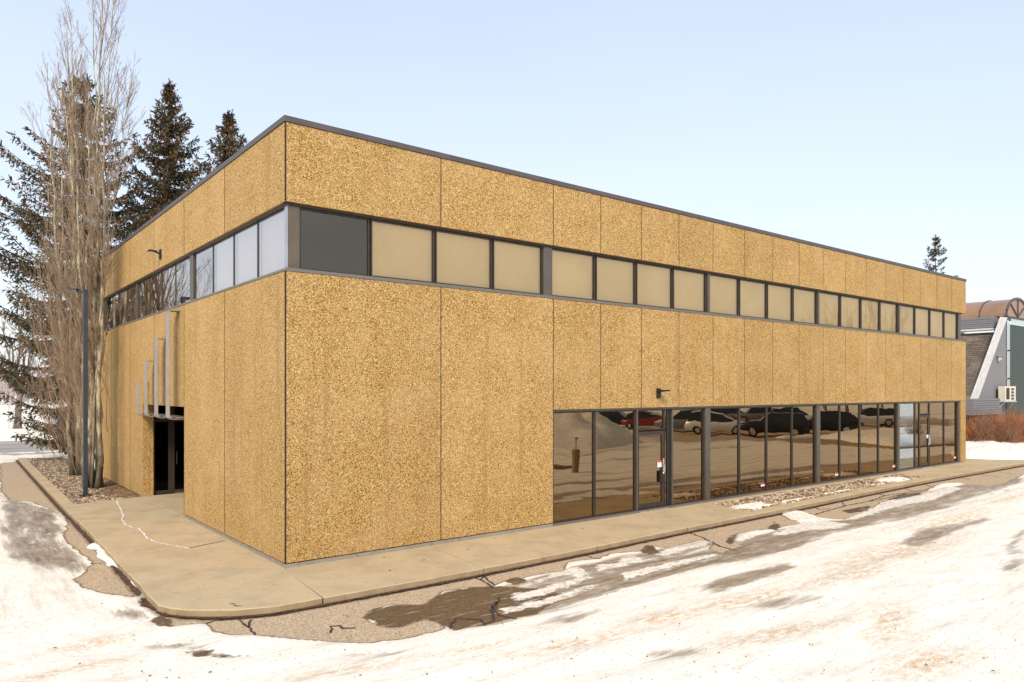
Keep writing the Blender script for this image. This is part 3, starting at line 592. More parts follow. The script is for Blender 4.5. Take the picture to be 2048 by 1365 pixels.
def door(u0, u1, ztop, main):
    window('R', u0, u1, ztop + .03, zl1, 'glass_low', None, .035, RL, name='transom')
    b = MB(); b.box(u0, u1, RL + .01, RL + .065, zl0 + .02, zl0 + .13); b.box(u0, u1, RL + .01, RL + .065, ztop - .11, ztop)
    b.box(u0, u0 + .09, RL + .01, RL + .065, zl0 + .131, ztop - .111); b.box(u1 - .09, u1, RL + .01, RL + .065, zl0 + .131, ztop - .111)
    d = b.build('door', M['frame'], B)
    MB().add([(u0 + .085, RL + .038, zl0 + .125), (u1 - .085, RL + .038, zl0 + .125), (u1 - .085, RL + .038, ztop - .106), (u0 + .085, RL + .038, ztop - .106)], [(0, 1, 2, 3)]).build('pane', M['glass_low'], d)
    b = MB(); b.tube([(u1 - .045, RL - .01, .95), (u1 - .045, RL - .045, .98), (u1 - .045, RL - .045, 1.18), (u1 - .045, RL - .01, 1.21)], .014, 8); b.box(u1 - .075, u1 - .02, RL - .012, RL + .009, .93, 1.35); b.build('handle', M['alum'], d)
    if main:
        MB().box(u1 - .20, u1 - .09, RL - .03, RL + .03, .72, 1.02).build('lock_box', M['black'], d)
        b = MB(); b.box(u1 - .26, u1 - .10, RL + .018, RL + .03, 1.12, 1.30); b.box(u1 - .258, u1 - .102, RL + .012, RL + .016, 1.25, 1.30, 1); b.build('notice', [M['paper'], M['red']], d)
    else: MB().box(u1 - .21, u1 - .11, RL + .018, RL + .03, 1.2, 1.34).build('notice', M['paper'], d)
    MB().box(u0 - .02, u1 + .02, -.01, .014, .0, .03).build('threshold', M['alum'], B)
MB().box(9.385, 9.435, RL - .04, RL + .08, zl0, zl1).build('door_post', M['wide'], B)
door(9.44, 10.54, 2.10, True)
window('R', 10.545, 10.68, zl0, zl1, 'glass_low', None, .02, RL, name='side_light')
MB().box(10.685, 10.80, RL - .0, RL + .06, zl0, zl1).build('door_panel', M['black'], B); MB().box(10.802, 10.855, RL - .04, RL + .08, zl0, zl1).build('door_post', M['wide'], B)
door(26.48, 27.41, 2.16, False)
# deep entrance recess on the left side; its dark door stands across the far end
YD = 11.36; XA = 2.6
def xd(px): d_ = ray(px, 900); return CAMP[0] + d_[0] * (YD - CAMP[1]) / d_[1]
MB().box(.205, .30, 11.245, 11.50, 0, 2.765).build('door_jamb', M['agg'], B)
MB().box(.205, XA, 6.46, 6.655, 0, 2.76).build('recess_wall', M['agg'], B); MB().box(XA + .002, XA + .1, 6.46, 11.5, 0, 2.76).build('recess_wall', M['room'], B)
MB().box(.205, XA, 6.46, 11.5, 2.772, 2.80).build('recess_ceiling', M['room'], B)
b = MB(); xm = xd(343); y0, y1 = YD, YD + .06
for a, c, z0, z1 in ((.305, .37, .015, 2.76), (xm - .09, xm + .09, .015, 2.76), (XA - .07, XA - .002, .015, 2.76), (.371, xm - .091, 2.22, 2.31), (xm + .091, XA - .071, 2.22, 2.31), (.371, xm - .091, .02, .12), (xm + .091, XA - .071, .02, .12)): b.box(a, c, y0, y1, z0, z1)
d = b.build('side_door', M['frame'], B)
MB().add([(.365, YD + .03, .1), (XA - .07, YD + .03, .1), (XA - .07, YD + .03, 2.75), (.365, YD + .03, 2.75)], [(0, 1, 2, 3)]).build('pane', M['glass_dark'], d)
MB().tube([(xm + .14, YD - .05, .9), (xm + .14, YD - .05, 1.3)], .015, 8).build('handle', M['frame'], d)
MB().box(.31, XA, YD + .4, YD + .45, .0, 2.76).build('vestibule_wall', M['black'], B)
MB().box(xm + .1, XA - .1, YD - .05, YD - .005, .013, .035).build('threshold', M['alum'], B)
# bent grey steel straps over the side door
for y0, zt in ((7.02, 5.22), (8.25, 4.58), (9.42, 4.02), (10.42, 3.42)):
    prof = [(0., zt)]; X0 = -.26; prof += [(X0 + .02, zt), (X0, zt - .02)]; zb = 2.44
    for a in range(0, 95, 15): prof.append((X0 + .10 - .10 * math.cos(R(a)), zb + .10 - .10 * math.sin(R(a))))
    prof.append((.34, zb)); t_ = .018; vs = []; fs = []; wdt = .36
    for i, (px_, pz_) in enumerate(prof):
        a = prof[max(0, i - 1)]; c = prof[min(len(prof) - 1, i + 1)]; dx, dz = c[0] - a[0], c[1] - a[1]; L = math.hypot(dx, dz); nx_, nz_ = -dz / L * t_, dx / L * t_
        vs += [(px_, y0, pz_), (px_, y0 + wdt, pz_), (px_ + nx_, y0 + wdt, pz_ + nz_), (px_ + nx_, y0, pz_ + nz_)]
    for i in range(len(prof) - 1):
        for j in range(4): fs.append((4 * i + j, 4 * i + (j + 1) % 4, 4 * i + 4 + (j + 1) % 4, 4 * i + 4 + j))
    fs += [(3, 2, 1, 0), tuple(4 * (len(prof) - 1) + j for j in range(4))]
    MB().add(vs, fs).build('door_canopy_strap', M['strap'], B)
b = MB(); b.box(-.10, .40, 7.0, 11.2, 2.475, 2.50); b.build('canopy_shelf', M['strap'], B)

# wall lights
def wall_light(pos, out, label):
    e_ = empty('wall_light', pos, label, 'wall light', 'black wall lights on the facades')
    ox, oy = out; b = MB()
    b.box(-.07 if oy else 0, .07 if oy else .05 * ox, -.07 if ox else 0, .07 if ox else .05 * oy, -.13, .13); b.build('back_plate', M['black'], e_, bevel=.01)
    MB().tube([(ox * .04, oy * .04, .0), (ox * .08, oy * .08, .03), (ox * .13, oy * .13, .05)], .022, 8).build('arm', M['black'], e_)
    b = MB(); px_, py_ = (abs(oy), abs(ox))
    def q(a, s_, z): return (ox * a + px_ * s_, oy * a + py_ * s_, z)
    vs = [q(.11, -.09, .03), q(.11, .09, .03), q(.34, .11, .055), q(.34, -.11, .055), q(.11, -.08, .08), q(.11, .08, .08), q(.31, .10, .09), q(.31, -.10, .09)]
    b.add(vs, [(0, 1, 2, 3), (7, 6, 5, 4), (0, 4, 5, 1), (1, 5, 6, 2), (2, 6, 7, 3), (3, 7, 4, 0)]); b.build('head', M['black'], e_)
    vs = [q(.14, -.06, .027), q(.14, .06, .027), q(.31, .08, .047), q(.31, -.08, .047)]; MB().add(vs, [(0, 1, 2, 3)]).build('lens', M['lens'], e_)
    return e_
wall_light((0, 9.0, 6.93), (-1, 0), 'black wall light high on the left facade above the ribbon windows')
wall_light((10.15, 0, 3.11), (0, -1), 'black wall light above the ground floor glass door')

# ------------------------------------------------------------------ beds
def ingrid(poly):
    xs_ = [p[0] for p in poly]; ys_ = [p[1] for p in poly]; return min(xs_), max(xs_), min(ys_), max(ys_)
def inside(x, y, poly):
    c = False
    for i in range(len(poly)):
        a, b = poly[i - 1], poly[i]
        if (a[1] > y) != (b[1] > y) and x < (b[0] - a[0]) * (y - a[1]) / (b[1] - a[1]) + a[0]: c = not c
    return c
def m_mulch(name, a, b_, c_):
    t = NT(name); co = t.co(); v = t.vor(co, 22); sx = t.n('ShaderNodeSeparateColor'); t.l(v.outputs['Color'], sx.inputs[0])
    c = t.ramp(sx.outputs[0], [(0, a), (.25, b_), (.6, tuple((p + q) / 2 for p, q in zip(b_, c_))), (.85, c_)], True); c = t.mix(t.rng(v.outputs['Distance'], .3, .8, 0, .7), c, (.05, .03, .02))
    n = t.noise(co, 1.5, 5); c = t.mix(t.rng(n, .4, .7, 0, .4), c, a)
    return t.bsdf(c, .95, 0, .1, t.math('SUBTRACT', 1., v.outputs['Distance']), .8, .03)
M['mulch'] = m_mulch('brown_mulch', (.20, .145, .10), (.36, .28, .20), (.48, .39, .29)); M['gravel'] = m_mulch('gravel', (.16, .11, .075), (.34, .26, .18), (.58, .48, .36))
M['leaf'] = plain('dead_leaf', (.19, .11, .06), .8, vs=3, var=.5); M['stone1'] = plain('pale_stone', (.55, .46, .35), .85, vs=20, var=.2); M['stone2'] = plain('brown_stone', (.33, .23, .15), .85, vs=20, var=.2); M['stone3'] = plain('dark_chip', (.14, .09, .06), .9)
M['snow'] = (lambda t: t.bsdf(t.mix(t.rng(t.noise(t.co(), 9, 6, .6), .40, .68, 0, .7), (.86, .82, .75), (.58, .51, .42)), .8, 0, .2, t.noise(t.co(), 14, 6), .4, .03))(NT('old_snow'))
bl = [(-1.70, 10.9), (-.02, 11.55), (-.01, 28.4), (-1.55, 28.4)]
def bedmesh(poly_fn, nx_, ny_, name, mat, amp, seed, kind='structure'):
    b = MB(); vs = []; fs = []
    for j in range(ny_ + 1):
        for i in range(nx_ + 1):
            x_, y_ = poly_fn(i / nx_, j / ny_); vs.append((x_, y_, -.045 + amp * mnoise.fractal((x_ * 2, y_ * 2, seed), 1, 2, 4)))
    for j in range(ny_):
        for i in range(nx_): a = j * (nx_ + 1) + i; fs.append((a, a + 1, a + nx_ + 2, a + nx_ + 1))
    b.add(vs, fs); return tag(b.build(name, mat, smooth=True), kind=kind)
bedmesh(lambda u, v: ((xk(10.75 + v * 17.7) + .28) * (1 - u) + .0 * u, 10.72 + v * 17.7 + .55 * u * (1 - v)), 18, 160, 'planting_bed', M['mulch'], .03, 1)
bedmesh(lambda u, v: (11.95 + u * 11.75, (yk(11.95 + u * 11.75) + .38) * (1 - v) + (-.21) * v), 120, 14, 'gravel_bed', M['gravel'], .02, 2)
rg = random.Random(9)
def chip(b, x, y, z, s, flat, mi):
    a = rg.uniform(0, 6.28); t_ = rg.uniform(-.5, .5); L, W, H = s * rg.uniform(.7, 1.5), s * rg.uniform(.4, .8), s * flat
    pts = []
    for (u, v, w_) in ((-1, -.7, 0), (1, -.5, 0), (.8, .7, 0), (-.7, .9, 0), (-.6, -.4, 1), (.6, -.3, 1), (.5, .45, 1), (-.5, .5, 1)):
        X_, Y_, Z_ = u * L * .5, v * W * .5, w_ * H + u * t_ * L * .25; pts.append((x + X_ * math.cos(a) - Y_ * math.sin(a), y + X_ * math.sin(a) + Y_ * math.cos(a), z + Z_))
    b.add(pts, [(4, 5, 6, 7), (0, 1, 5, 4), (1, 2, 6, 5), (2, 3, 7, 6), (3, 0, 4, 7)], mi)
b = MB()
for i in range(3800):
    y_ = 10.8 + 17 * rg.random()**1.5; x_ = rg.uniform(xk(y_) + .3, -.02)
    if y_ < 11.5 and x_ > -1.7 and y_ < 10.95 + (x_ + 1.75) * .33: continue
    chip(b, x_, y_, -.045, rg.uniform(.03, .09), .25, rg.choice([0, 0, 1, 2, 2]))
for i in range(900): chip(b, -abs(rg.gauss(0, .35)) - .02, 11.6 + abs(rg.gauss(0, 2.2)), -.03, rg.uniform(.05, .10), .2, 3)
tag(b.build('mulch', [M['stone1'], M['stone2'], M['stone3'], M['leaf']]), 'dry brown mulch and fallen leaves under the bare poplars', 'mulch', kind='stuff')
b = MB()
for i in range(4200):
    x_ = rg.uniform(11.98, 23.6); y_ = rg.uniform(yk(x_) + .42, -.25); chip(b, x_, y_, -.04, rg.uniform(.05, .13), .45, rg.choice([0, 0, 1, 1, 2, 3]))
tag(b.build('gravel', [M['stone1'], M['stone2'], M['stone3'], M['leaf']]), 'coarse tan gravel with dead leaves below the tinted windows', 'gravel', kind='stuff')
def snow_patch(cx, cy, rx, ry, h, seed, z, name='snow_patch'):
    n, m = 40, 10; vs = [(cx, cy, z + h)]; fs = []
    for k in range(1, m + 1):
        for i in range(n):
            a = 2 * math.pi * i / n; rr = k / m * (1 + .38 * mnoise.fractal((math.cos(a) * 1.6 + seed, math.sin(a) * 1.6, seed * 2.), 1, 2, 4)); x_, y_ = cx + rx * rr * math.cos(a), cy + ry * rr * math.sin(a)
            vs.append((x_, y_, z + h * (1 - (k / m)**2.2) * (1 + .5 * mnoise.noise((x_ * 4, y_ * 4, seed))) - (.03 if k == m else 0)))
    for i in range(n): fs.append((0, 1 + i, 1 + (i + 1) % n))
    for k in range(m - 1):
        for i in range(n): a = 1 + k * n; fs.append((a + i, a + n + i, a + n + (i + 1) % n, a + (i + 1) % n))
    return tag(MB().add(vs, fs).build(name, M['snow'], smooth=True), kind='structure')
snow_patch(12.75, -1.12, .85, .40, .06, 1.2, -.02); snow_patch(14.6, -1.28, .7, .16, .05, 2.4, -.02); snow_patch(17.4, -1.22, 1.1, .13, .04, 3.3, -.02); snow_patch(21.9, -.85, 1.1, .45, .07, 4.1, -.02); snow_patch(20.2, -1.1, .6, .12, .04, 7.1, -.02)
def snow_line(pts, wd, h, seed, z=ZA):
    rs = random.Random(seed); 
    for i in range(len(pts) - 1):
        p, q = pts[i], pts[i + 1]; L = math.dist(p, q); k = max(1, int(L / (wd * 1.1)))
        for j in range(k):
            t_ = (j + rs.random() * .4) / k; snow_patch(p[0] + (q[0] - p[0]) * t_, p[1] + (q[1] - p[1]) * t_, wd * rs.uniform(.6, 1), wd * rs.uniform(.8, 1.5), h * rs.uniform(.7, 1.1), rs.uniform(0, 50), z)
def snow_strip(pts, wd, h, seed, z=ZA):
    """one long low lump following a line"""
    rs = random.Random(seed); pp = []
    for i in range(len(pts) - 1):
        k = max(1, int(math.dist(pts[i], pts[i + 1]) / .08))
        for j in range(k): t_ = j / k; pp.append((pts[i][0] + (pts[i + 1][0] - pts[i][0]) * t_, pts[i][1] + (pts[i + 1][1] - pts[i][1]) * t_))
    pp.append(pts[-1]); n = len(pp); vs = []; fs = []; K = 6
    for i, p in enumerate(pp):
        a = pp[max(0, i - 1)]; c = pp[min(n - 1, i + 1)]; dx, dy = c[0] - a[0], c[1] - a[1]; L = math.hypot(dx, dy) or 1
        e_ = min(1, i / 4, (n - 1 - i) / 4) ** .6 if n > 8 else 1; w1 = wd * e_ * (1 + .7 * mnoise.fractal((i * .13, seed, 0), 1, 2, 3)); w2 = wd * e_ * (1 + .7 * mnoise.fractal((i * .13, seed + 9, 0), 1, 2, 3))
        for k in range(K + 1):
            s_ = -w1 + (w1 + w2) * k / K; hh = h * e_ * (1 - (2 * k / K - 1)**2) * (1 + .5 * mnoise.noise((p[0] * 6, p[1] * 6, k))); vs.append((p[0] - dy / L * s_, p[1] + dx / L * s_, z + hh - (.01 if k in (0, K) else 0)))
    for i in range(n - 1):
        for k in range(K): a = i * (K + 1) + k; fs.append((a, a + K + 1, a + K + 2, a + 1))
    return tag(MB().add(vs, fs).build('snow_patch', M['snow'], smooth=True), kind='structure')
snow_strip([gp(186, 1087), gp(212, 1112), gp(232, 1130), gp(246, 1142)], .13, .05, 1); snow_strip([gp(250, 1150), gp(262, 1160), gp(285, 1182), gp(312, 1206)], .07, .04, 2)
snow_strip([gp(330, 1216), gp(350, 1224), gp(372, 1229)], .07, .04, 3); snow_strip([gp(558, 1218), gp(600, 1213), gp(632, 1205)], .06, .04, 5); snow_strip([gp(448, 1232), gp(482, 1233)], .04, .03, 6); snow_strip([gp(1010, 1138), gp(1032, 1132)], .05, .03, 7)
# bank at the right end, in front of the hedge
def bank(pts_in, name, h, seed, z=-.1, step=.35, mat=None):
    x0, x1, y0, y1 = ingrid(pts_in); nx_, ny_ = int((x1 - x0) / step) + 1, int((y1 - y0) / step) + 1; A = np.array(pts_in)
    gx, gy = np.meshgrid(np.linspace(x0, x1, nx_), np.linspace(y0, y1, ny_)); d_ = sdf(gx, gy, A)
    vs = []; fs = []; nz = fnoise(gx, gy, .7, seed)
    zz = z + h * np.clip(d_ / (h * 2.2), 0, 1)**.7 * (1 + .45 * nz) - np.where(d_ < 0, .35, 0)
    for a_, b_, c_ in zip(gx.ravel(), gy.ravel(), zz.ravel()): vs.append((a_, b_, c_))
    for j in range(ny_ - 1):
        for i in range(nx_ - 1): k = j * nx_ + i; fs.append((k, k + 1, k + nx_ + 1, k + nx_))
    return tag(MB().add(vs, fs).build(name, mat or M['snow'], smooth=True), kind='structure')
bank([(32.1, 1.4), (32.9, -.2), (33.9, -1.5), (36, -2.4), (60, -5), (60, 3), (40, 4), (34, 6), (32.2, 5)], 'snow_bank', .42, 3, step=.18)
bank([(21, -19), (24, -15.5), (30, -17.5), (33, -22), (30, -28), (20, -27)], 'snow_pile', 2.6, 5, step=.4); bank([(14, -20), (21, -17), (24, -22), (20, -30), (12, -28)], 'snow_pile', 3.4, 8, step=.4)
bank([(37, -5.5), (52, -3.0), (60, -8), (58, -13), (41, -12.5)], 'snow_bank', .45, 6)
bank([(37.5, -12.4), (58, -12.5), (58, -14), (38, -13.7)], 'snow_bank', .3, 9)
MB().prism([(36.7, -5.3), (52, -2.7), (60.6, -8), (58.4, -14.2), (37.6, -14)], -.3, .01).build('kerb_island', M['kerb']); tag(bpy.data.objects['kerb_island'], kind='structure')
MB().prism([(10.5, -12.6), (16.4, -9.6), (16.2, -9.3), (10.3, -12.3)], -.3, .03).build('kerb_island', M['kerb']); tag(bpy.data.objects['kerb_island.001'], kind='structure')

# small litter: dead leaves and grit on snow and walk
b = MB()
for i in range(150):
    px_, py_ = rg.uniform(20, 2040), 1365 - 330 * rg.random()**1.4; x_, y_ = gp(px_, py_)
    if y_ > yk(x_) - .1 and x_ > -2.2: continue
    if x_ > -2.5 and y_ > -1: continue
    chip(b, x_, y_, ZA + .05, rg.uniform(.015, .035), .3, rg.choice([0, 0, 1]))
for px_, py_ in ((768, 1116), (847, 1121), (780, 1142), (935, 1100), (990, 1078), (975, 1098), (1165, 1058), (1236, 1035), (1304, 1037), (1468, 1023), (1322, 1057)): x_, y_ = gp(px_, py_, 0); chip(b, x_, y_, .004, .05, .2, 0)
for i in range(500):
    x_ = rg.uniform(-1, 30); chip(b, x_, yk(x_) - abs(rg.gauss(0, .03)) - .02, ZA, rg.uniform(.02, .06), .3, rg.choice([0, 1, 1]))
tag(b.build('fallen_leaves', [M['leaf'], M['stone3']]), 'scattered dead leaves and grit on the snow and along the kerb', 'leaves', kind='stuff')

# ------------------------------------------------------------------ lamp post
LP_ = empty('lamp_post', (-1.28, 12.75, -.04), 'dark slim square lamp post in front of the bare poplars', 'lamp post')
b = MB(); b.prism([(-.14, -.14), (.14, -.14), (.14, .14), (-.14, .14)], 0, .05); b.build('base_plate', M['lamp'], LP_)
b = MB(); b.box(-.06, .06, -.06, .06, .05, 6.30); b.build('pole', M['lamp'], LP_, bevel=.008)
b = MB(); lx, ly = -.78, .62
b.tube([(0, 0, 6.22), (lx * .25, ly * .25, 6.25)], .04, 8); b.build('arm', M['lamp'], LP_)
def LQ(a, s_, z): return (lx * a - ly * s_, ly * a + lx * s_, z)
MB().add([LQ(.2, -.14, 6.24), LQ(.2, .14, 6.24), LQ(.58, .10, 6.33), LQ(.58, -.10, 6.33), LQ(.2, -.13, 6.31), LQ(.2, .13, 6.31), LQ(.56, .08, 6.37), LQ(.56, -.08, 6.37)],
  [(3, 2, 1, 0), (4, 5, 6, 7), (0, 1, 5, 4), (1, 2, 6, 5), (2, 3, 7, 6), (3, 0, 4, 7)]).build('lamp_head', M['lamp'], LP_)

# ------------------------------------------------------------------ trees
def m_bark(name, a, b_, sc=8, vert=.25, low=0):
    t = NT(name); co = t.co((1, 1, vert)); n = t.noise(co, sc, 7, .7); n2 = t.noise(t.co(), 3, 4)
    c = t.mix(t.rng(n, .38, .62), a, b_); c = t.mix(t.rng(n2, .55, .7, 0, .6), c, a)
    if low:
        s_ = t.n('ShaderNodeSeparateXYZ'); t.l(t.co(), s_.inputs[0]); zz = t.math('ADD', s_.outputs[2], t.math('MULTIPLY', n, 2.)); c = t.mix(t.rng(zz, 1.4, 3.8, .8, 0), c, (.075, .058, .042))
    return t.bsdf(c, .9, 0, .15, n, .7, .02)
M['poplar'] = m_bark('poplar_bark', (.15, .12, .08), (.54, .48, .34), low=1); M['twig'] = plain('bare_twig', (.235, .17, .115), .85, vs=2, var=.3); M['twigb'] = plain('brown_shoot', (.25, .175, .12), .85, vs=2, var=.35)
M['sprbark'] = m_bark('spruce_bark', (.06, .045, .035), (.14, .11, .09)); M['greybark'] = m_bark('grey_bark', (.12, .09, .075), (.26, .21, .18))
def m_needles():
    t = NT('spruce_needles'); co = t.co(); n = t.noise(co, 1.1, 4); n2 = t.noise(co, 7, 3)
    c = t.mix(t.rng(n, .4, .62), (.045, .044, .020), (.075, .084, .052)); c = t.mix(t.rng(n2, .5, .7, 0, .6), c, (.13, .14, .105)); n3 = t.noise(co, 1.7, 3); c = t.mix(t.rng(n3, .50, .62, 0, .75), c, (.13, .075, .035)); return t.bsdf(c, .8, 0, .15)
M['needle'] = m_needles(); M['cone'] = plain('spruce_cone', (.26, .10, .04), .8, vs=5, var=.4)
def vadd(a, b, s=1.): return (a[0] + b[0] * s, a[1] + b[1] * s, a[2] + b[2] * s)
def nrm(a): L = math.sqrt(a[0]**2 + a[1]**2 + a[2]**2) or 1; return (a[0] / L, a[1] / L, a[2] / L)
def limb(rs, p, d, L, n, jit, up):
    pts = [p]
    for i in range(n):
        d = nrm((d[0] + rs.gauss(0, jit), d[1] + rs.gauss(0, jit), d[2] + rs.gauss(0, jit) + up)); p = vadd(p, d, L / n); pts.append(p)
    return pts, d
def perp(rs, d, ang):
    """direction at angle ang from d, random azimuth"""
    a = rs.uniform(0, 6.283); u = nrm((rs.gauss(0, 1), rs.gauss(0, 1), rs.gauss(0, 1)))
    k = u[0] * d[0] + u[1] * d[1] + u[2] * d[2]; q = nrm((u[0] - k * d[0], u[1] - k * d[1], u[2] - k * d[2])); c, s_ = math.cos(ang), math.sin(ang)
    return nrm((d[0] * c + q[0] * s_, d[1] * c + q[1] * s_, d[2] * c + q[2] * s_))
def branchy(rs, tw, p, d, L, r, lvl, up, ang, nch, maxl, mi=0, jit=.09):
    n = max(3, int(L / .28)) if lvl < maxl else 3; pts, _ = limb(rs, p, d, L, n, jit, up)
    tw.tube(pts, [max(.0035, r * (1 - .8 * i / n)) for i in range(n + 1)], 3, mi, False)
    if lvl >= maxl: return
    for k in range(nch[lvl]):
        t_ = rs.uniform(.15, .98); i = min(n - 1, int(t_ * n)); f_ = t_ * n - i; q = tuple(pts[i][j] * (1 - f_) + pts[i + 1][j] * f_ for j in range(3))
        dd = nrm(tuple(pts[i + 1][j] - pts[i][j] for j in range(3))); branchy(rs, tw, q, perp(rs, dd, ang * rs.uniform(.6, 1.3)), L * rs.uniform(.25, .5) * (1.15 - t_ * .5), r * .45, lvl + 1, up, ang, nch, maxl, mi, jit)
def okw(p): return not (p[0] > -.06 and p[2] < 8.3 and p[1] < 18.4)
def poplar(base, stems, seed, label, dep, brown=0, nb=30):
    e_ = empty('bare_poplar', (base[0], base[1], -.08), label, 'tree', 'bare poplar clumps by the left wall'); rs = random.Random(seed); tr = MB(); tw = MB()
    for (bpx, tpx, top, r) in stems:
        def W(px, z): q = at(px, dep); return (q[0] - base[0], q[1] - base[1], z)
        off = rs.uniform(-.3, .3); pw = 1.9 if tpx > bpx else 1.05; n = 16; pts = []; bow = rs.uniform(-.15, .15)
        bx_ = W(bpx, 0); tx_ = W(tpx, top)
        for i in range(n + 1):
            t_ = i / n; s_ = t_**.9; k = .35 * math.sin(t_ * math.pi) * bow; lx_ = bx_[0] + (tx_[0] - bx_[0]) * s_**pw + k * rx_ + off * fx_ * (.6 + .6 * t_) + rs.gauss(0, .035); ly_ = bx_[1] + (tx_[1] - bx_[1]) * s_**pw + k * ry_ + off * fy_ * (.6 + .6 * t_) + rs.gauss(0, .035)
            z_ = top * t_
            if lx_ + base[0] > -.34 and z_ < 8.6: sft = lx_ + base[0] + .34; lx_ -= sft; ly_ += sft * .2
            pts.append((lx_, ly_, z_))
        tr.tube(pts, [max(.012, r * (1 - .93 * (i / n)**.8)) * (1.35 if i == 0 else 1) for i in range(n + 1)], 8)
        for k in range(nb):
            t_ = .10 + .88 * rs.random()**.7; i = min(n - 1, int(t_ * n)); f_ = t_ * n - i; q = tuple(pts[i][j] * (1 - f_) + pts[i + 1][j] * f_ for j in range(3))
            L = (1.1 + 2.9 * (1 - t_)**.7) * rs.uniform(.6, 1.1) * (.55 if t_ < .3 else 1); d = perp(rs, (0, 0, 1), R(rs.uniform(16, 38)))
            wq = (q[0] + base[0] + d[0] * L * .4, 0, q[2]); 
            if q[0] + base[0] + d[0] * L * .9 > -.15 and q[2] < 8.3: d = (-abs(d[0]), d[1], d[2])
            branchy(rs, tw, q, d, L, .024 * (1 - t_) + .009, 0, .12, R(24), (6, 3), 2, 0, .07)
    for k in range(brown):
        q = (rs.gauss(0, .42) - .15, rs.gauss(0, .5), rs.uniform(.2, 4.5)); d = perp(rs, (0, 0, 1), R(rs.uniform(5, 30)))
        if d[0] > 0: d = (-d[0], d[1], d[2])
        if q[0] + base[0] > -.1: continue
        branchy(rs, tw, q, nrm((d[0] - .06 * rx_, d[1] + .06, d[2])), rs.uniform(1.4, 4.2), .011, 0, .08, R(26), (6, 3), 2, 1)
    tr.build('trunk', M['poplar'], e_, smooth=True); tw.build('crown', [M['twig'], M['twigb']], e_)
    return e_
poplar(at(186, 24.0), [(172, 148, 14.6, .09), (181, 203, 17.3, .11), (193, 178, 15.9, .10), (203, 234, 16.2, .085), (188, 272, 13.6, .05), (184, 126, 13.2, .05), (198, 222, 13.0, .05)], 11, 'bare poplar clump with pale trunks nearest the doorway beside the lamp post', 24.0, 45, 26)
poplar(at(158, 27.6), [(156, 126, 17.2, .13), (166, 150, 17.4, .12), (148, 98, 15.6, .11), (174, 172, 15.2, .09), (152, 90, 11.2, .08), (160, 112, 14.6, .08)], 23, 'bare poplar clump behind the lamp post, farther from the doorway', 27.6, 95, 22)

def spruce(pos, H, Rb, seed, label, prof, arms=6, dz=.36, dens=1.0, zbot=.6, cones=1.0, tuft=1.0, group='spruces standing behind the office building'):
    e_ = empty('spruce_tree', (pos[0], pos[1], -.1), label, 'tree', group); rs = random.Random(seed); tr = MB(); fo = MB(); co_ = MB()
    lean = rs.uniform(-.012, .012); n = 14; tr.tube([(lean * H * i / n, 0, H * i / n) for i in range(n + 1)], [max(.015, .0125 * H * (1 - i / n)) for i in range(n + 1)], 8)
    def tuftq(c, d, s):
        for _ in range(3):
            a = perp(rs, d, R(rs.uniform(10, 50))); b_ = perp(rs, a, R(90)); h = s * rs.uniform(.7, 1.4); w_ = s * .15 * rs.uniform(.8, 1.5)
            fo.add([vadd(c, b_, -w_ * .7), vadd(c, b_, w_ * .7), vadd(vadd(c, a, h * .8), b_, w_), vadd(vadd(c, a, h), b_, -w_ * .2)], [(0, 1, 2, 3)])
    z = zbot
    while z < H - .25:
        t_ = z / H; Rm = Rb * prof(t_)
        k = arms if t_ < .9 else 4; ph = rs.uniform(0, 6.28)
        for j in range(k):
            a = ph + 6.283 * j / k + rs.gauss(0, .25); L = max(.12, Rm * rs.uniform(.55, 1.18)); sl = -.30 + .55 * t_ + rs.gauss(0, .10)
            zz = z + rs.uniform(-.15, .15); ns = max(2, int(L / .20)); pts = []
            for i in range(ns + 1):
                s_ = i / ns; pts.append((lean * z + math.cos(a) * L * s_, math.sin(a) * L * s_, zz + L * (sl * s_ + (.22 * s_ * s_) - .10 * math.sin(s_ * 3.14))))
            tr.tube(pts, [max(.007, .018 * L * (1 - .85 * i / ns)) for i in range(ns + 1)], 3, 0, False)
            for i in range(1 if L > 1.2 else 0, ns + 1):
                if rs.random() > dens: continue
                s_ = i / ns; d = nrm(vadd(pts[i], pts[i - 1], -1) if i else (math.cos(a), math.sin(a), .2)); sl_ = (.20 + .42 * L * .25 * math.sin(min(1, s_ * 1.1 + .15) * 2.6)) * min(1, .22 + (H - z) / 2.2)
                for sd_ in (-1, 1, 0):
                    if sd_ == 0: dd = nrm((d[0] * .5, d[1] * .5, -.9)); ll = sl_ * .75
                    else: dd = nrm((d[0] * .75 - d[1] * sd_ * .8, d[1] * .75 + d[0] * sd_ * .8, d[2] * .5 - .28 + rs.gauss(0, .15))); ll = sl_
                    m_ = max(2, int(ll / .13)); 
                    for q in range(m_): tuftq(vadd(pts[i], dd, ll * (q + .4) / m_), dd, .17 * tuft)
                if i == ns: tuftq(pts[i], d, .25)
                if cones and rs.random() < cones * (.10 + .9 * max(0, t_ - .45) * 1.6) * (.35 + s_):
                    for _ in range(rs.choice((1, 2, 3))):
                        c = vadd(pts[i], (rs.gauss(0, .10), rs.gauss(0, .10), -.06)); hh = rs.uniform(.10, .16); r_ = .032
                        co_.tube([c, vadd(c, (rs.gauss(0, .015), rs.gauss(0, .015), -hh * .5)), vadd(c, (0, 0, -hh))], [r_ * .6, r_, r_ * .35], 4)
        z += dz * rs.uniform(.75, 1.25) * (1 if t_ < .85 else .7)
    for i in range(14): tuftq((lean * H, 0, H - .6 + .045 * i), (rs.gauss(0, .3), rs.gauss(0, .3), 1), .16)
    tr.build('trunk', M['sprbark'], e_, smooth=True); fo.build('crown', M['needle'], e_)
    if cones: co_.build('cones', M['cone'], e_)
    return e_
cone_p = lambda t: max(.03, (1 - t))**.85
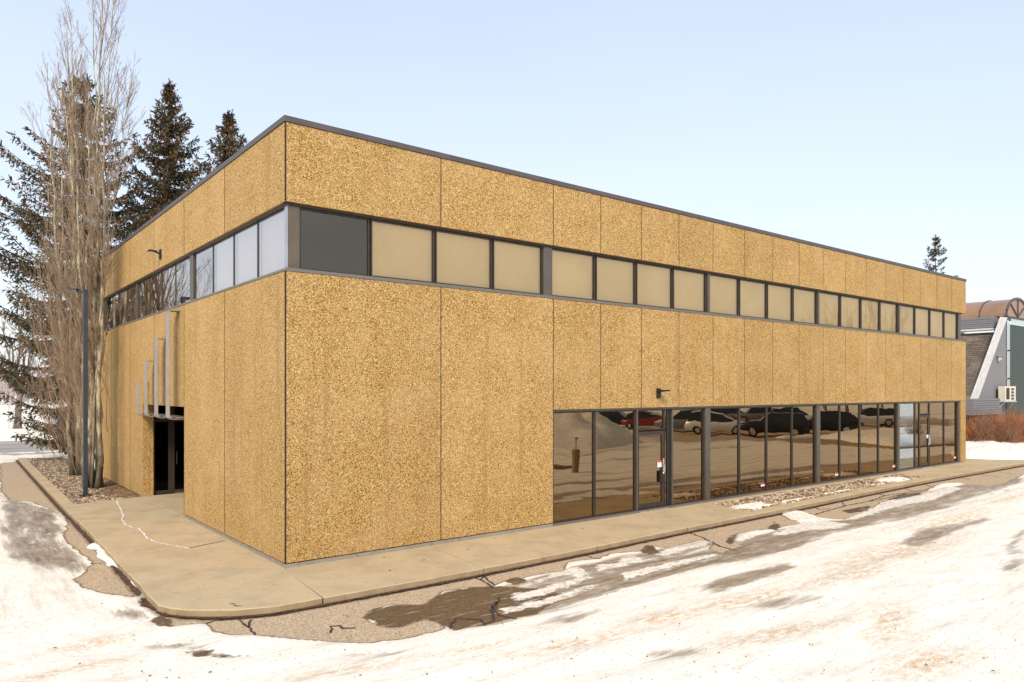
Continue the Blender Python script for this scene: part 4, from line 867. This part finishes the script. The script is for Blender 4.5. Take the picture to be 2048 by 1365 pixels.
def wide_p(t): return min(1., ((1 - t) / .40))**.95 * (.55 + .45 * min(1, t / .25)) if t < 1 else .03
p1 = at(172, 34); spruce((p1[0], p1[1]), 17.9, 4.3, 3, 'tall spruce with long spreading arms directly behind the bare poplars', wide_p, arms=5, dz=.46, zbot=1.4, dens=.95, cones=2.0)
p2 = at(337, 38); spruce((p2[0], p2[1]), 19.4, 4.6, 5, 'dense dark spruce above the left roof edge, between the poplars and the smallest spruce tip', lambda t: min(1, 1.42 * (1 - t)), arms=7, dz=.34, zbot=.8, cones=1.6)
p3 = at(462, 39); spruce((p3[0], p3[1]), 18.2, 3.6, 8, 'spruce whose narrow tip rises just left of the roof corner', lambda t: min(1, 1.85 * (1 - t)), arms=6, dz=.34, zbot=3, cones=1.5)
p4 = at(1872, 78); spruce((p4[0], p4[1]), 19.9, 3.6, 13, 'lone ragged spruce tip beyond the right end of the roof', lambda t: min(1, 2.1 * (1 - t)), arms=3, dz=.55, dens=.8, zbot=6, cones=0, tuft=1.25, group=None)
# bare deciduous trees
def bare_tree(pos, H, seed, label, r=.2, spread=.5, group=None, z=-.1, fork=.3, nch=(7, 5, 4), mat='greybark', lv=3):
    e_ = empty('bare_tree', (pos[0], pos[1], z), label, 'tree', group); rs = random.Random(seed); tr = MB(); tw = MB()
    hf = H * fork; pts, d = limb(rs, (0, 0, 0), (0, 0, 1), hf, 5, .04, .1); tr.tube(pts, [r * (1.3 if i == 0 else 1 - .06 * i) for i in range(6)], 8)
    for k in range(6): dd = perp(rs, (0, 0, 1), R(rs.uniform(12, 45) * spread * 2)); branchy(rs, tw, vadd(pts[-1], (0, 0, -1), rs.uniform(0, hf * .25)), dd, (H - hf) * rs.uniform(.7, 1.05), r * .55, 0, .10, R(38), nch, lv, 0, .10)
    tr.build('trunk', M[mat], e_, smooth=True); tw.build('crown', M[mat], e_); return e_
q = gp(35, 860); bare_tree(q, 9.5, 31, 'bare street tree in the snow at the far left, across the street', .28, .6, fork=.34)
for i, (px, dep, H) in enumerate(((1655, 76, 12.5), (1700, 72, 12), (1728, 68, 13.5), (1775, 72, 11.5))):
    x_, y_ = at(px, dep); bare_tree((x_, -y_), H, 50 + i, ['bare tree reflected in the upper windows, leftmost of four', 'bare tree reflected in the upper windows, second from left of four', 'bare tree reflected in the upper windows, third from left of four', 'bare tree reflected in the upper windows, rightmost of four'][i], .17, .5, 'bare trees across the parking lot', nch=(7, 5, 3))
# distant woods and the chain link fence
rs = random.Random(77); b = MB()
for i in range(520):
    x_ = rs.uniform(-150, 60); y_ = 150 + rs.uniform(0, 40); h_ = rs.uniform(5, 10); zb = .3 + (y_ - 90) * .006
    for k in range(7): d = perp(rs, (0, 0, 1), R(rs.uniform(3, 35))); pts, _ = limb(rs, (x_, y_, zb), d, h_ * rs.uniform(.6, 1), 4, .12, .08); b.tube(pts, [.12, .10, .08, .06, .03], 3, 0, False)
tag(b.build('distant_woods', plain('far_twigs', (.42, .36, .35), .9)), 'pale leafless woods beyond the snowy field', 'woods', kind='stuff')
F_ = empty('chain_link_fence', (-30, 59.5, 0), 'thin grey chain link fence across the snowy field', 'fence')
b = MB(); b.tube([(-60, 0, 2.0), (60, 0, 2.0)], .03, 6); b.build('rail', M['alum'], F_)
for i in range(33): MB().tube([(-48 + i * 3.0, 0, -.2), (-48 + i * 3.0, 0, 2.05)], .035, 6).build('post', M['alum'], F_)
b = MB()
for i in range(0, 1160): x_ = -58 + i * .1; b.tube([(x_, 0, .05), (x_ + .001, 0, 1.98)], .0035, 3, 0, False)
b.build('mesh', M['alum'], F_)

# ------------------------------------------------------------------ neighbouring building with vaulted roof
YN = 3.4
NB = empty('vaulted_building', (47, YN, 0), 'grey neighbouring building with bronze barrel-vault roof and shingled slanting wall', 'building')
def N(px, py, y=YN): a, z = fz(px, py, y); return a - 47, z
xt, zt = N(2012, 636); xb, zb = N(1954, 797); x2t, _ = N(2001, 636); x2b, _ = N(1941, 797); xg = N(2013, 700)[0]
M['stucco'] = plain('grey_stucco', (.20, .20, .215), .9, vs=40, var=.15); M['white'] = plain('white_trim', (.55, .55, .54), .6); M['siding'] = (lambda t: t.bsdf(t.mix(t.math('MULTIPLY', t.math('LESS_THAN', t.math('FRACT', t.math('MULTIPLY', t.n('ShaderNodeSeparateXYZ').outputs[2], 1.)), .1), 1.), (.26, .27, .31), (.2, .2, .23)), .6))(NT('grey_siding'))
def m_shingle():
    t = NT('shingle'); tcn = t.co((1, 1, 1)); s_ = t.n('ShaderNodeSeparateXYZ'); t.l(tcn, s_.inputs[0]); cb = t.n('ShaderNodeCombineXYZ'); t.l(s_.outputs[1], cb.inputs[0]); t.l(s_.outputs[2], cb.inputs[1])
    br = t.n('ShaderNodeTexBrick'); t.l(cb.outputs[0], br.inputs['Vector']); br.inputs['Scale'].default_value = 1; br.inputs['Brick Width'].default_value = .5; br.inputs['Row Height'].default_value = .12; br.inputs['Mortar Size'].default_value = .018
    br.inputs['Color1'].default_value = (.20, .155, .125, 1); br.inputs['Color2'].default_value = (.13, .10, .085, 1); br.inputs['Mortar'].default_value = (.06, .05, .04, 1)
    n = t.noise(tcn, .45, 3); c = t.mix(t.rng(n, .45, .62, 0, .6), br.outputs[0], (.27, .215, .165)); return t.bsdf(c, .95, 0, .1)
M['shingle'] = m_shingle()
M['vault'] = plain('bronze_vault_glazing', (.33, .195, .12), .3, .25, vs=.6, var=.15)
M['green'] = (lambda t: t.bsdf(t.ramp(t.math('FRACT', t.math('MULTIPLY', t.math('ADD', *(lambda s_: (s_.outputs[0], s_.outputs[2]))((lambda s_: (t.l(t.co(), s_.inputs[0]), s_)[1])(t.n('ShaderNodeSeparateXYZ')))), 2.6)), [(0, (.014, .022, .018)), (.45, (.016, .025, .021)), (.5, (.045, .066, .056)), (1, (.04, .06, .05))]), .5, 0, .4))(NT('green_ribbed_panel'))
M['nglass'] = m_glass('pale_window_glass', (.5, .55, .5), (.80, .86, .78), .75)
b = MB(); b.prism([(xb + .25, .0), (xb + .25, zb), (xt + .02, zt), (xg + .02, zt), (xg + .02, .0)], .03, .4, ax='y'); b.build('end_wall', M['stucco'], NB)
b = MB(); b.prism([(x2b, zb - .02), (x2t, zt), (xt, zt), (xb, zb - .02)], -.08, .02, ax='y'); b.build('rake_trim', M['white'], NB)
b = MB(); b.prism([(x2b + .12, zb - .02), (x2t + .12, zt - .9), (x2t + .3, zt - .9), (x2b + .3, zb - .02)], .025, 28, ax='y'); b.build('roof', M['shingle'], NB)
b = MB()
for k in range(5): b.box(x2t - .25 + .015 * (k % 2), x2t + .6, .32, 28, zt - .62 + k * .13, zt - .62 + k * .13 + .115)
b.build('upper_siding', M['stucco'], NB)
MB().box(x2t - .32, x2t + .5, .315, 28, zt - .78, zt - .66).build('eave_trim', M['white'], NB)
b = MB(); MBx = N(1990, 800)[0]
for k in range(7): b.box(x2b - .35 + .02 * (k % 2), N(1995, 800)[0] + .01 * (k % 2), -.25 + .02 * (k % 2), 28, zb - .95 + k * .135, zb - .95 + k * .135 + .12)
b.build('lower_siding', M['stucco'], NB)
b = MB(); b.box(x2b + .5, xg, .5, 28, -.2, zb - .96); b.build('base_wall', plain('dark_brick', (.06, .03, .02), .9), NB)
VR, VC = 2.0, xg + 1.98; b = MB(); vs = []; fs = []; nseg = 20
for j, yy in enumerate((.0, 28.)):
    for i in range(nseg + 1): a = math.pi * i / nseg; vs.append((VC - VR * math.cos(a), yy, zt + .12 + VR * .60 * math.sin(a)))
for i in range(nseg): fs.append((i, i + 1, nseg + 2 + i, nseg + 1 + i))
fs.append(tuple(range(nseg + 1)))
b.add(vs, fs); b.build('barrel_vault', M['vault'], NB)
for yy in [-.02 + 1.5 * k for k in range(19)]:
    MB().tube([(VC - (VR + .02) * math.cos(math.pi * i / nseg), yy, zt + .12 + (VR + .02) * .60 * math.sin(math.pi * i / nseg)) for i in range(nseg + 1)], .045 if yy > 0 else .08, 6).build('rib', M['coping'], NB)
for a in (45, 90, 135): MB().tube([(VC, -.03, zt + .15), (VC - VR * math.cos(R(a)), -.03, zt + .12 + VR * .60 * math.sin(R(a)))], .04, 6).build('rib', M['coping'], NB)
MB().box(xg - .1, VC + VR + .1, -.06, .3, zt + .002, zt + .12).build('gutter', M['frame'], NB)
for k, (za, zc) in enumerate(((zt - 1.95, zt - .05), (zt - 3.7, zt - 2.0), (zt - 5.0, zt - 3.75))):
    b = MB(); b.box(xg + .03, xg + .07, -.0, .1, za, zc); b.box(xg + .07, xg + .75, -.0, .1, zc - .05, zc); f = b.build('window', M['frame'], NB); MB().add([(xg + .07, .045, za), (xg + .75, .045, za), (xg + .75, .045, zc - .05), (xg + .07, .045, zc - .05)], [(0, 1, 2, 3)]).build('pane', M['nglass'], f)
MB().box(xg + .03, xg + .62, .2, .3, -.2, zt).build('inner_wall', M['room'], NB)
MB().box(xg + .75, xg + 6, .06, .2, -.2, zt - .35).build('ribbed_panel', M['green'], NB); MB().add([(xg + .75, -.02, zt - .34), (xg + 6, -.02, zt - .34), (xg + 6, -.02, zt), (xg + .75, -.02, zt)], [(0, 1, 2, 3)]).build('pane', M['nglass'], NB)
MB().box(xg + .0, xg + .55, .0, .1, zt - 7.9, zt - 5.05).build('window_lower', M['green'], NB)
# air conditioner hung on the wall
ax0, az0 = N(2010, 803, YN - .5); ax1, az1 = N(2031, 773, YN - .5)
AC = empty('air_conditioner', (47, YN, 0), 'white outdoor air conditioning unit on a bracket beside the green ribbed wall', 'air conditioner')
b = MB(); b.box(ax0, ax1, -.52, -.14, az0, az1); b.build('casing', plain('offwhite_casing', (.62, .58, .50), .5), AC, bevel=.02)
b = MB(); wx = ax1 - ax0; hzz = az1 - az0
for k in range(4): b.box(ax0 + wx * .55, ax0 + wx * .80, -.535, -.525, az0 + hzz * (.10 + k * .21), az0 + hzz * (.24 + k * .21))
for k in range(7): b.box(ax0 + wx * (.08 + .045 * k), ax0 + wx * (.10 + .045 * k), -.535, -.525, az0 + hzz * .12, az0 + hzz * .88)
b.build('grille', M['frame'], AC)
b = MB(); b.box(ax0 - .1, ax1 + .1, -.55, -.10, az0 - .05, az0 - .01); b.tube([(ax0, -.5, az0 - .06), (ax0 - .0, -.04, az0 - .55)], .02, 6); b.tube([(ax1, -.5, az0 - .06), (ax1, -.04, az0 - .55)], .02, 6); b.build('bracket', M['white'], AC)
lx_, lz_ = N(1995, 718); FL = empty('flood_light', (47 + lx_, YN, lz_), 'small flood light on the grey slanting wall', 'flood light')
MB().box(-.06, .06, -.06, .028, .0, .14).build('mount', M['frame'], FL); MB().tube([(-.02, -.04, .02), (-.10, -.14, -.05)], [.05, .09], 8).build('lamp', M['lens'], FL); MB().tube([(.02, -.04, .02), (.10, -.14, -.05)], [.05, .09], 8).build('lamp', M['lens'], FL)
# hedge of reddish shrubs
def shrub(pos, H, Wd, seed, label, mi, group, n=150):
    e_ = empty('leafless_shrub', (pos[0], pos[1], -.05), label, 'shrub', group); rs = random.Random(seed); tw = MB(); st = MB()
    for k in range(n):
        d = perp(rs, (0, 0, 1), R(rs.uniform(0, 70))); L = H * rs.uniform(.6, 1.05) * (1 - .15 * (1 - d[2])); q = (rs.gauss(0, Wd * .18), rs.gauss(0, Wd * .18), 0)
        branchy(rs, tw if k > 8 else st, q, d, L * (1 if d[2] > .6 else Wd / H * .7), .014, 0, .06, R(40), (6, 3), 2, 0, .12)
    st.build('stems', M[mi], e_); tw.build('crown', M[mi], e_); return e_
M['rust'] = plain('rusty_twig', (.44, .15, .055), .9, vs=2, var=.35); M['greytwig'] = plain('greyish_twig', (.28, .15, .09), .9, vs=2, var=.3)
for i, (px, dep, H, Wd, mi, lb_) in enumerate(((1938, 41, 1.9, 1.6, 'rust', 'rusty red shrub touching the right end of the office building'), (1962, 40.5, 1.8, 1.7, 'greytwig', 'greyish twiggy shrub in the hedge, under the grey siding band'),
     (1985, 41, 1.95, 1.8, 'rust', 'rusty shrub in the hedge, below the foot of the slanting wall'), (2010, 40, 1.9, 1.8, 'greytwig', 'brownish shrub in the hedge, below the air conditioner'), (2035, 41, 1.9, 1.9, 'rust', 'rusty shrub in the hedge, at the right edge of the photo'), (2062, 40.5, 1.9, 1.9, 'rust', 'rusty shrub in the hedge just outside the right edge'),
     (1950, 44, 2.1, 1.6, 'rust', 'taller rusty shrub in the hedge back row, near the office building'), (1998, 44, 2.1, 1.8, 'rust', 'taller rusty shrub in the hedge back row, middle'), (2042, 44, 2.1, 1.8, 'greytwig', 'taller greyish shrub in the hedge back row, right'))):
    shrub(at(px, dep), H, Wd, 200 + i, lb_, mi, 'shrubs of the hedge beside the vaulted building', 110)
for i, (x_, y_) in enumerate(((44.5, -7.5), (48, -5.2), (53, -7), (56, -5))): shrub((x_, y_, 0), 1.5, 1.4, 300 + i, ['low brown shrub on the snowy island, nearest the parked cars', 'low brown shrub on the snowy island edge, second along', 'low brown shrub on the snowy island, third along', 'low brown shrub on the snowy island, farthest right'][i], 'greytwig', 'shrubs on the snowy parking island', 50)

# ------------------------------------------------------------------ cars (seen in the glass) and bollard
M['tyre'] = plain('tyre_rubber', (.02, .02, .02), .8); M['cglass'] = plain('car_glass', (.02, .023, .025), .12, 0, .6); M['head'] = plain('headlight', (.7, .7, .72), .2); M['tail'] = plain('tail_light', (.35, .02, .02), .3)
def paint(n, c): return plain(n, c, .3, .2, .5, .04)
def loft(secs):
    vs = []; fs = []; k = len(secs[0])
    for s_ in secs: vs += s_
    for i in range(len(secs) - 1):
        for j in range(k - 1): fs.append((i * k + j, i * k + j + 1, (i + 1) * k + j + 1, (i + 1) * k + j))
    fs.append(tuple(range(k))); fs.append(tuple((len(secs) - 1) * k + j for j in range(k))[::-1]); return vs, fs
def make_car(label, col, low=False):
    e_ = empty('parked_car', (0, 0, ZA), label, 'car', 'cars parked across the lot'); H = 1.46 if low else 1.68
    st = [(-2.30, .55, .78, .78), (-2.22, .40, .95, .86), (-1.6, .28, 1.02, .92), (-.6, .26, 1.0, .93), (.5, .26, 1.0, .93), (1.1, .28, 1.0, .92), (1.75, .30, .95, .90), (2.2, .36, .82, .84), (2.32, .50, .66, .74)]
    def sec(x_, z0, z1, w_): return [(x_, -w_ * .92, z0), (x_, -w_, z0 + .18), (x_, -w_, z0 + (z1 - z0) * .7), (x_, -w_ * .90, z1), (x_, 0, z1 + .04), (x_, w_ * .90, z1), (x_, w_, z0 + (z1 - z0) * .7), (x_, w_, z0 + .18), (x_, w_ * .92, z0)]
    MB().add(*loft([sec(*s_) for s_ in st])).build('body', col, e_, smooth=True)
    g_ = [(-2.12, .98, .80), (-1.75, H - .12, .68), (-.3, H - .03, .70), (.35, H - .08, .68), (1.12, 1.0, .80)]
    vs = []; fs = []
    for (x_, z_, w_) in g_: vs += [(x_, -w_ - .0, max(.98, z_ - .02)), (x_, w_, max(.98, z_ - .02))]
    def gs(x_, zt_, wb, wt): return [(x_, -wb, .96), (x_, -wt, zt_), (x_, wt, zt_), (x_, wb, .96)]
    MB().add(*loft([gs(-2.1, 1.0, .82, .80), gs(-1.78, H - .08, .84, .66), gs(-.3, H - .02, .86, .68), (gs(.3, H - .06, .86, .67)), gs(1.15, 1.01, .84, .80)])).build('window', M['cglass'], e_)
    MB().add(*loft([[(x_, -w_, z_ - .03), (x_, -w_ * .9, z_ + .015), (x_, w_ * .9, z_ + .015), (x_, w_, z_ - .03)] for x_, z_, w_ in ((-1.86, H - .08, .67), (-1.2, H - .01, .70), (-.3, H + .01, .70), (.36, H - .05, .68))])).build('roof', col, e_)
    for xa, xb_ in ((-2.0, -1.76), (-.75, -.70), (.18, .24)): pass
    for wx_ in (-1.42, 1.42):
        for s_ in (-1, 1):
            wv_ = MB().tube([(wx_, s_ * .70, .34), (wx_, s_ * .94, .34)], .34, 20).build('wheel', M['tyre'], e_); MB().tube([(wx_, s_ * .93, .34), (wx_, s_ * .955, .34)], .21, 12).build('rim', M['alum'], wv_)
    for s_ in (-1, 1):
        MB().box(2.16, 2.30, s_ * .50, s_ * .78, .64, .76).build('headlight', M['head'], e_); MB().box(-2.33, -2.2, s_ * .55, s_ * .80, .72, .90).build('tail_light', M['tail'], e_)
    MB().box(2.28, 2.36, -.5, .5, .40, .60).build('grille', M['black'], e_)
    return e_
cw, cdk, cr_, cg, cbl = paint('white_car_paint', (.75, .75, .74)), paint('black_car_paint', (.02, .025, .03)), paint('red_car_paint', (.26, .03, .02)), paint('grey_car_paint', (.22, .23, .24)), paint('dark_blue_paint', (.02, .03, .09))
def vm(px, dep): x_, y_ = at(px, dep); return x_, -y_
def place(e_, pos, rz): e_.location = (pos[0], pos[1], ZA + .02); e_.rotation_euler = (0, 0, R(rz)); return e_
c_ = place(make_car('white car reflected in the ground floor glass, nose left beside the dark car', cw), vm(1440, 54), 58)
place(make_car('black car reflected in the middle of the ground floor glass', cdk), vm(1555, 52), 236)
place(make_car('red car reflected near the top of the glass above the snow pile', cr_, True), vm(1300, 62), 60)
place(make_car('grey car reflected beside the glass door', cg), vm(1378, 58), 240)
def cp(src, label, pos, rz):
    c = dup(src); c['label'] = label; place(c, pos, rz); return c
cars = {o['label'].split()[0]: o for o in COL.objects if o.name.startswith('parked_car')}
cp(cars['black'], 'black car reflected at the right of the glass, behind the small trees', vm(1655, 55), 232)
cp(cars['white'], 'white car reflected in the second row, above the black car', vm(1590, 68), 50); cp(cars['grey'], 'grey car reflected in the second row, right of the white car', vm(1520, 72), 230)
cp(cars['white'], 'white car reflected farthest right, behind the island shrubs', vm(1745, 66), 230); cp(cars['grey'], 'grey car reflected in the far row above the white car', vm(1470, 74), 55); cp(cars['black'], 'black car reflected behind the snow piles', vm(1230, 66), 60)
place(make_car('dark blue car across the street behind the lowest spruce boughs', cbl), gp(178, 880), 2)['group'] = 'cars parked across the lot'
BO = empty('bollard', (15.0, -8.0, ZA), 'tan cylindrical bollard on the snow, reflected in the glass', 'bollard')
MB().tube([(0, 0, 0), (0, 0, .95), (0, 0, 1.0)], [.16, .16, .13], 16).build('post', M['kerb'], BO, smooth=False); MB().tube([(0, 0, 1.0), (0, 0, 1.35)], .03, 8).build('rod', M['alum'], BO); MB().box(-.08, .08, -.03, .03, 1.351, 1.42).build('socket', M['alum'], BO)
